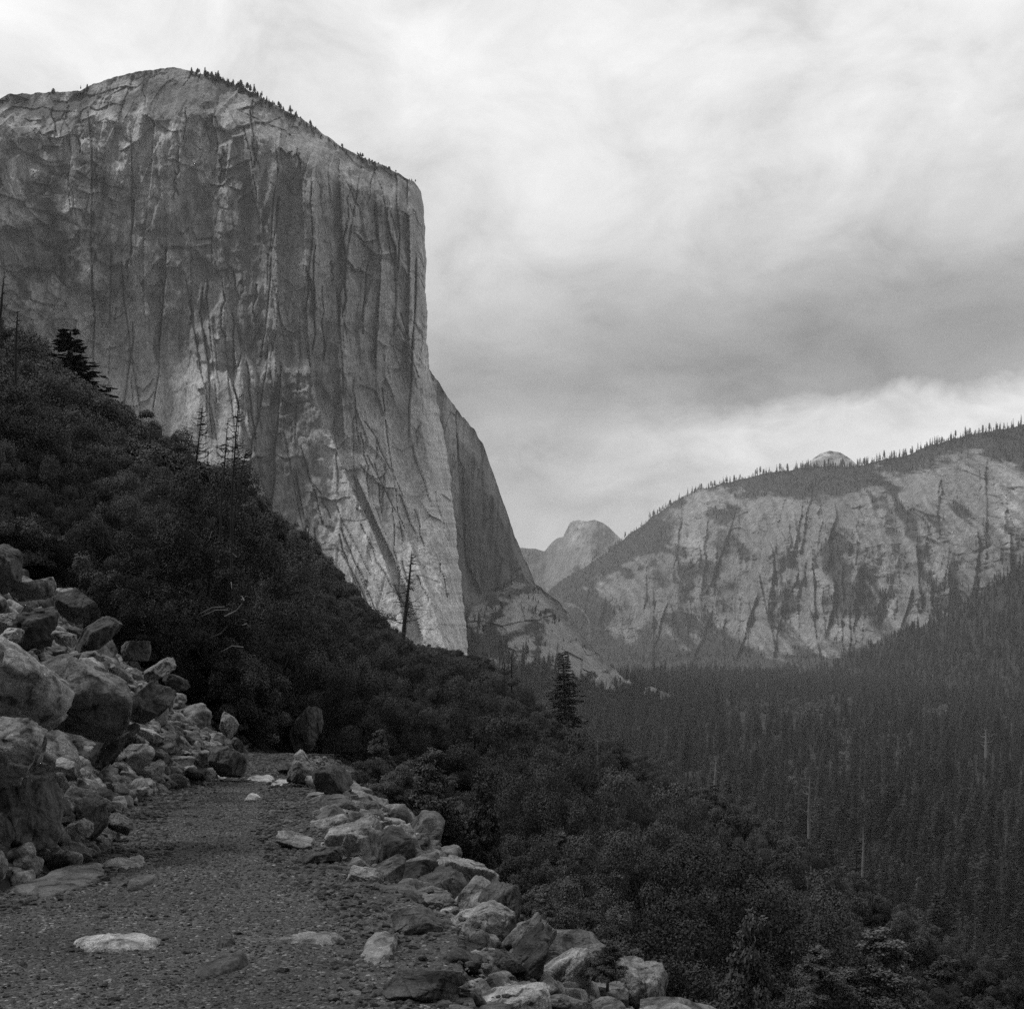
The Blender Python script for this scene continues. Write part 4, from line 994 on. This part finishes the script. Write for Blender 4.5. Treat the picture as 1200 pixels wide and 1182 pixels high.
def dispC(X, Z, PX, PY, b):
    wx = fbm(X/320, Z/260, o=3, seed=90)*45
    sk = np.interp(PX, [650, 850, 1000, 1200], [.2, -.1, -.15, .3])
    r1 = ridged((X+wx+Z*sk)/330, Z/1400, 3, 91, .55); r2 = ridged((X+wx*.7+Z*sk)/115, Z/520, 3, 92, .55); r3 = ridged((X+wx*.4+Z*sk*.5)/42, Z/190, 3, 93, .6)
    face = sstep(.06, .2, b)
    d = -(r1*150+r2*62+r3*20)*face
    f1, e, cid = cells((X+wx*.5)/34, Z/95, 94); d += (cid-.5)*30*face*sstep(0, .15, e)
    f1, e, cid = cells((X+wx*.3)/15, Z/30, 194); d += (cid-.5)*13*face*sstep(0, .15, e)
    d += fbm(X/26, Z/26, o=5, seed=95)*16
    for pts, amp, w, sd in CRC: d += step(PX, PY, pts, amp, w, sd)
    d += step(PX, PY, [(806, 575), (800, 620), (796, 650)], 90, 24, 1)
    d += step(PX, PY, [(1164, 560), (1170, 600), (1172, 650)], 50, 26, 1)
    t = np.full_like(d, .34); veg = np.zeros_like(d)
    n_ = fbm(X/110+wx/200, Z/100, o=6, seed=96, g=.62)
    crest = np.interp(PX, [600, 640, 720, 780, 797, 806, 830, 850, 880, 920, 960, 1000, 1060, 1100, 1140, 1200, 1400], [700, 706, 664, 630, 606, 574, 566, 574, 582, 592, 588, 570, 562, 548, 530, 518, 500])
    foot = np.interp(PX, [600, 640, 700, 740, 760, 800, 850, 880, 960, 1010, 1060, 1200], [690, 698, 735, 747, 732, 750, 740, 770, 778, 765, 738, 700])
    gl = sfbm((X+wx*1.3+Z*sk)/60, Z/420, 4, 196, .6)
    veg = sstep(-9, 9, crest-PY+n_*62+8)+sstep(-7, 7, PY-foot+n_*34)+sstep(.10, .34, gl*.75+n_*.7)*.95+sstep(760, 660, PX)*sstep(-.25, .1, n_)*.8
    veg = np.clip(veg, 0, 1)
    fl = sfbm((X+wx+Z*sk)/16, Z/260, 4, 97, .6)
    t *= 1+.5*fl
    gully = .8*sstep(.84, 1.0, 1-np.abs(vn((X+wx*2.2+Z*(sk+.1))/105, Z/700, None, 98))*2.2)*sstep(.15, .3, b)*sstep(.98, .75, b)*sstep(-.25, .2, n_+.1)
    t = t*(1-veg)+.07*veg; t = np.maximum(t, gully*.36)
    t *= 1+.5*blob(PX, PY, 825, 620, 26, 60, 0, 4)+.5*blob(PX, PY, 1182, 590, 18, 45, 0, 4)+.3*blob(PX, PY, 960, 710, 70, 60, 0, 4)
    dispC.veg = veg*(1-gully)
    return d, np.clip(t, .03, .7)
oC, SC = sheet('mountain', np.linspace(560, 1450, 860), rimC, lambda x: x*0+800, 520, YC, dispC, M['far'],
               'long cliff lined mountain with a tree covered crest across the valley', thick=2200, seed=99)
vegC = dispC.veg

rimD = lerpfn([(700, 812), (860, 800), (940, 792), (985, 778), (1010, 768), (1040, 752), (1075, 735), (1110, 722), (1140, 700), (1165, 682), (1200, 664), (1300, 610), (1450, 560)])
def YD(PX, PY, b): return np.interp(PX, [700, 940, 1200, 1450], [3900, 3700, 3100, 2600])+np.interp(b[:, 0], [0, 1], [-800, 0])[:, None]*np.interp(PX, [700, 900, 1200], [.2, .5, 1])
def dispD(X, Z, PX, PY, b): return fbm(X/200, Z/200, o=5, seed=110)*60, np.full_like(X, .045)
oD, SD = sheet('hills', np.linspace(700, 1450, 300), rimD, lambda x: x*0+845, 120, YD, dispD, M['far'],
               'forested foothill sloping down to the valley floor', thick=900, seed=111)

rimE = lerpfn([(560, 650), (600, 641), (628, 643), (638, 646), (646, 636), (652, 631), (660, 629), (664, 620), (668, 611), (678, 609), (688, 611), (697, 609), (706, 612), (714, 618), (722, 626), (750, 650), (800, 690)])
def YE(PX, PY, b): return np.interp(PX, [560, 640, 662, 700, 800], [9500, 9500, 9300, 9100, 9300])+np.interp(b[:, 0], [0, .5, 1], [-700, -150, 60])[:, None]
def dispE(X, Z, PX, PY, b):
    d = fbm(X/250, Z/250, o=5, seed=120)*110+ridged(X/90, Z/400, 3, 121)*-30
    t = .34+.16*sstep(.0, .3, fbm(X/120, Z/300, o=4, seed=122))+.16*sstep(660, 668, PX)*sstep(690, 684, PX)*sstep(650, 640, PY)
    t = t*np.where(PX < 640, .8, 1.0)
    return d, t
sheet('distant_mountain', np.linspace(560, 800, 260), rimE, lambda x: x*0+760, 160, YE, dispE, M['dome'],
      'far half round granite peak closing the end of the valley', thick=900, rimnoise=.25, seed=123)
rimG = lerpfn([(900, 580), (925, 556), (938, 547), (950, 539), (962, 531), (972, 528), (985, 530), (996, 537), (1006, 546), (1030, 565)])
def YG(PX, PY, b): return 6600+np.interp(b[:, 0], [0, 1], [-250, 150])[:, None]+0*PX
def dispG(X, Z, PX, PY, b):
    n_ = fbm(X/60, Z/25, o=4, seed=131)
    return n_*30, .45+.4*sstep(.0, .2, n_+.25-(PX-940)/90)
sheet('distant_hill', np.linspace(900, 1030, 140), rimG, lambda x: x*0+600, 60, YG, dispG, M['dome'],
      'bald granite dome with snow patches showing above the wooded crest', thick=500, rimnoise=.15, seed=133)

# conifers on the mountains, the crest and the foothills
def add_trees(S, mask, n, hmin, hmax, seed, squash=1.0):
    X, Y, Z, PX, PY, RM = S; r_ = np.random.default_rng(seed); nr, nc = PX.shape
    X = X[:, :nc]; Y = Y[:, :nc]; Z = Z[:, :nc]; p = mask.ravel().astype(float)
    vis = ((PX > -60) & (PX < 1270)).ravel(); p = p*vis; p /= p.sum()
    idx = r_.choice(len(p), n, p=p)
    for i in idx:
        h_ = hmin+(hmax-hmin)*r_.random()**2.2*1.15; k = int(r_.integers(0, 5)); f = h_/[34, 30, 38, 33, 27][k]
        forest.append(((X.flat[i]+r_.normal()*4, Y.flat[i]-2, Z.flat[i]-1.5), (f*squash, f*squash, f), (0, 0, r_.uniform(0, 6.28)), k))
Xc, Yc, Zc, PXc, PYc, RMc = SC
area = Yc**1.0
add_trees(SC, np.clip(vegC-.25, 0, 1), 11000, 9, 19, 1, 1.2)
bb = np.linspace(0, 1, PXc.shape[0])[:, None]
add_trees(SC, (bb > .985)*(PXc > 690)*1.0, 800, 8, 30, 2, 1.2)
add_trees(SD, np.ones_like(SD[3])*(SD[4] > 660), 5200, 16, 34, 3, 1.1)
bA = np.linspace(0, 1, SA[3].shape[0])[:, None]
add_trees(SA, (bA > .993)*((SA[3] > 225)&(SA[3] < 345)|((SA[3] > 20)&(SA[3] < 100)&(vn(SA[3]/14, SA[3]*0) > 0.2)))*1.0, 110, 4, 10, 4, 2.8)
add_trees(SA, (bA > .993)*(SA[3] > 320)*1.0, 80, 2.5, 6, 5, 3.0)
mB = (SB[4] > footB(SB[3])+8)*(SB[4] > np.interp(SB[3], [540, 575, 620, 700], [716, 748, 772, 802])+fbm(SB[3]/14, SB[4]/10, o=3, seed=8)*26)
add_trees(SB, mB*1.0, 2600, 9, 24, 6, 1.3)
tB = (SB[4] > footB(SB[3]))*(fbm(SB[3]/11, SB[4]/8, o=3, seed=9) > .12); add_trees(SB, tB*1.0, 500, 6, 12, 7, 1.6)
# pale broadleaf trees in the valley clearing
PALEC = [crown_mesh('broadleaf_crown', 480+i, M['meadow'], R0=3.0, Hh=4.8, nb=40, leaves=3500, ls=.38) for i in range(3)]
for i in range(46):
    if i < 34: px, py = 925+rng.normal()*42, 840+rng.normal()*7
    else: px, py = 1095+rng.normal()*12, 846+rng.normal()*5
    Y = 131/(py-HY)*F; x = (px-CX)/F*Y; z = float(height(x, Y)); s = rng.uniform(2.0, 3.4)
    t = thing('broadleaf_tree', (x, Y, z), 'pale round broadleaf tree in the clearing of the dark valley forest', 'broadleaf tree', 'pale trees of the valley clearings', rng.uniform(0, 6.28), (s, s, s*1.1))
    q_ = [obj('crown', PALEC[i % 3], t), obj('trunk', OAKT[i % 3], t)]
    if i < 3: PP.append(q_)

for q, it in enumerate(forest):
    x, y, z = it[0]
    if z < -60 and y < 2600 and rng.random() < .035+.22*max(0, float(vn(np.array([x/60.]), np.array([y/110.]), None, 12)[0])): 
        s_ = rng.uniform(1.3, 2.6); forest[q] = (it[0], (s_, s_, s_*1.15), it[2], 5+q % 3)
scatter('forest', forest, PP, 'endless conifer forest filling the valley floor and the far slopes')

# ------------------------------------------------------------------ haze
bm = bmesh.new(); bmesh.ops.create_cube(bm, size=1.0); hm = bpy.data.meshes.new('haze'); bm.to_mesh(hm); bm.free()
hz = obj('haze', hm); x0, x1, y0, y1, z0, z1 = -5600, 5600, -1600, 11700, -142, 960
hz.location = ((x0+x1)/2, (y0+y1)/2, (z0+z1)/2); hz.scale = (x1-x0, y1-y0, z1-z0); tag(hz, 'thin valley haze', kind='stuff')
hmm = bpy.data.materials.new('haze'); hmm.use_nodes = True; nt = hmm.node_tree; nt.nodes.clear()
out = nt.nodes.new('ShaderNodeOutputMaterial'); pv = nt.nodes.new('ShaderNodeVolumePrincipled')
pv.inputs['Density'].default_value = 6.6e-5; pv.inputs['Color'].default_value = (1, 1, 1, 1); pv.inputs['Anisotropy'].default_value = .05
L(nt, pv.outputs[0], out.inputs['Volume']); hm.materials.append(hmm)

# ------------------------------------------------------------------ sky: broken cloud over a desaturated daylight sky
SUN_AZ, SUN_EL = -106.0, 54.0     # azimuth from +Y towards +X
w = bpy.data.worlds.new('World'); sc.world = w; w.use_nodes = True; nt = w.node_tree
bgn = nt.nodes['Background']
tc = N(nt, 'ShaderNodeTexCoord'); sep = N(nt, 'ShaderNodeSeparateXYZ'); L(nt, tc.outputs['Generated'], sep.inputs[0])
X_, Y_, Z_ = sep.outputs
hor = math_(nt, 'SQRT', math_(nt, 'ADD', math_(nt, 'MULTIPLY', X_, X_), math_(nt, 'MULTIPLY', Y_, Y_)))
tanel = math_(nt, 'DIVIDE', Z_, math_(nt, 'MAXIMUM', hor, .02)); az = math_(nt, 'ARCTAN2', X_, Y_)
zc = math_(nt, 'ADD', math_(nt, 'MAXIMUM', Z_, 0.0), .34)
comb = N(nt, 'ShaderNodeCombineXYZ'); L(nt, math_(nt, 'DIVIDE', X_, zc), comb.inputs[0]); L(nt, math_(nt, 'DIVIDE', Y_, zc), comb.inputs[1])
n_big = noise(nt, comb.outputs[0], 1.9, 8, .6, .4)
n_mid = noise(nt, mapped(nt, comb.outputs[0], (1, .8, 1)), 6.5, 9, .6, .5)
cv2 = N(nt, 'ShaderNodeCombineXYZ'); L(nt, az, cv2.inputs[0]); L(nt, tanel, cv2.inputs[1])
n_edge = noise(nt, mapped(nt, cv2.outputs[0], (7, 13, 1)), 1.3, 9, .62, .5)
# v relative to the underside of the long dark cloud
edge_v = math_(nt, 'ADD', math_(nt, 'MULTIPLY', az, .09), .133)
rel = math_(nt, 'SUBTRACT', tanel, edge_v)
rel = math_(nt, 'ADD', rel, math_(nt, 'MULTIPLY', math_(nt, 'SUBTRACT', n_edge, .5), .055))
rel = math_(nt, 'ADD', rel, math_(nt, 'MULTIPLY', math_(nt, 'SUBTRACT', n_big, .5), .03))
band = ramp(nt, math_(nt, 'MULTIPLY', math_(nt, 'ADD', rel, .2), 1/.7, True), [(.0, .70), (.12, .66), (.270, .70), (.294, .27), (.335, .22), (.375, .29), (.43, .45), (.52, .62), (.66, .68), (1.0, .70)])
# the cloud's belly fades towards the cliff side, where a softer grey veil hangs lower
veil = ramp(nt, math_(nt, 'MULTIPLY', math_(nt, 'ADD', rel, .2), 1/.7, True), [(.0, .84), (.12, .66), (.2, .47), (.27, .42), (.33, .28), (.38, .36), (.46, .54), (.6, .64), (1.0, .72)])
side = N(nt, 'ShaderNodeMapRange', **{'From Min': .02, 'From Max': .17}); L(nt, math_(nt, 'ADD', az, math_(nt, 'MULTIPLY', math_(nt, 'SUBTRACT', n_edge, .5), .25)), side.inputs['Value'])
mx = N(nt, 'ShaderNodeMix', data_type='RGBA'); L(nt, side.outputs[0], mx.inputs['Factor']); L(nt, veil, mx.inputs['A']); L(nt, band, mx.inputs['B'])
mott = ramp(nt, math_(nt, 'ADD', math_(nt, 'MULTIPLY', n_big, .45), math_(nt, 'MULTIPLY', n_mid, .55)), [(.34, .66), (.46, .92), (.55, 1.06), (.66, 1.2)])
# unseen sky behind the viewer dimmed on purpose, cutting fill on camera-facing sides
back = N(nt, 'ShaderNodeMapRange', **{'From Min': .75, 'From Max': .45, 'To Min': 1.0, 'To Max': 1.0}); L(nt, Z_, back.inputs['Value'])
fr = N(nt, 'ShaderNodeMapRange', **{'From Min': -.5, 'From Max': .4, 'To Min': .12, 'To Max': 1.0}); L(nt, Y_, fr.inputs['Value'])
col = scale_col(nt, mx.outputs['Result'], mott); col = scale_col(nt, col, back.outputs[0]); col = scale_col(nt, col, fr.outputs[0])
sky = nt.nodes.new('ShaderNodeTexSky'); sky.sky_type = 'NISHITA'; sky.sun_disc = False; sky.sun_elevation = R(SUN_EL); sky.sun_rotation = R(SUN_AZ)
bw = N(nt, 'ShaderNodeRGBToBW'); L(nt, sky.outputs[0], bw.inputs[0])
skyv = math_(nt, 'MULTIPLY', bw.outputs[0], .008)
addn = N(nt, 'ShaderNodeVectorMath', operation='ADD'); L(nt, col, addn.inputs[0]); L(nt, skyv, addn.inputs[1])
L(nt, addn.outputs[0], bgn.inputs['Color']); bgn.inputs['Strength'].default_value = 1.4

sd = bpy.data.lights.new('sun', 'SUN'); sd.energy = 1.5; sd.angle = R(10); sd.color = (1, 1, 1)
so = bpy.data.objects.new('sun', sd); C.objects.link(so)
dv = Vector((math.sin(R(SUN_AZ))*math.cos(R(SUN_EL)), math.cos(R(SUN_AZ))*math.cos(R(SUN_EL)), math.sin(R(SUN_EL))))
so.rotation_euler = dv.to_track_quat('Z', 'Y').to_euler(); so.location = (-50, 0, 80)

# ------------------------------------------------------------------ camera and render settings
cd = bpy.data.cameras.new('camera'); cam = bpy.data.objects.new('camera', cd); C.objects.link(cam); sc.camera = cam
cam.location = (0, 0, CAMZ); cam.rotation_euler = (R(90), 0, 0)
cd.sensor_width = 36; cd.lens = 36*F/1200; cd.shift_y = 144/1200; cd.clip_start = .1; cd.clip_end = 40000
sc.view_settings.view_transform = 'Standard'; sc.view_settings.look = 'None'; sc.view_settings.exposure = 0; sc.view_settings.gamma = 1
sc.render.engine = 'CYCLES'; sc.cycles.use_denoising = False; sc.cycles.max_bounces = 4; sc.cycles.diffuse_bounces = 2; sc.cycles.glossy_bounces = 1
sc.cycles.volume_bounces = 0;  sc.cycles.use_adaptive_sampling = False
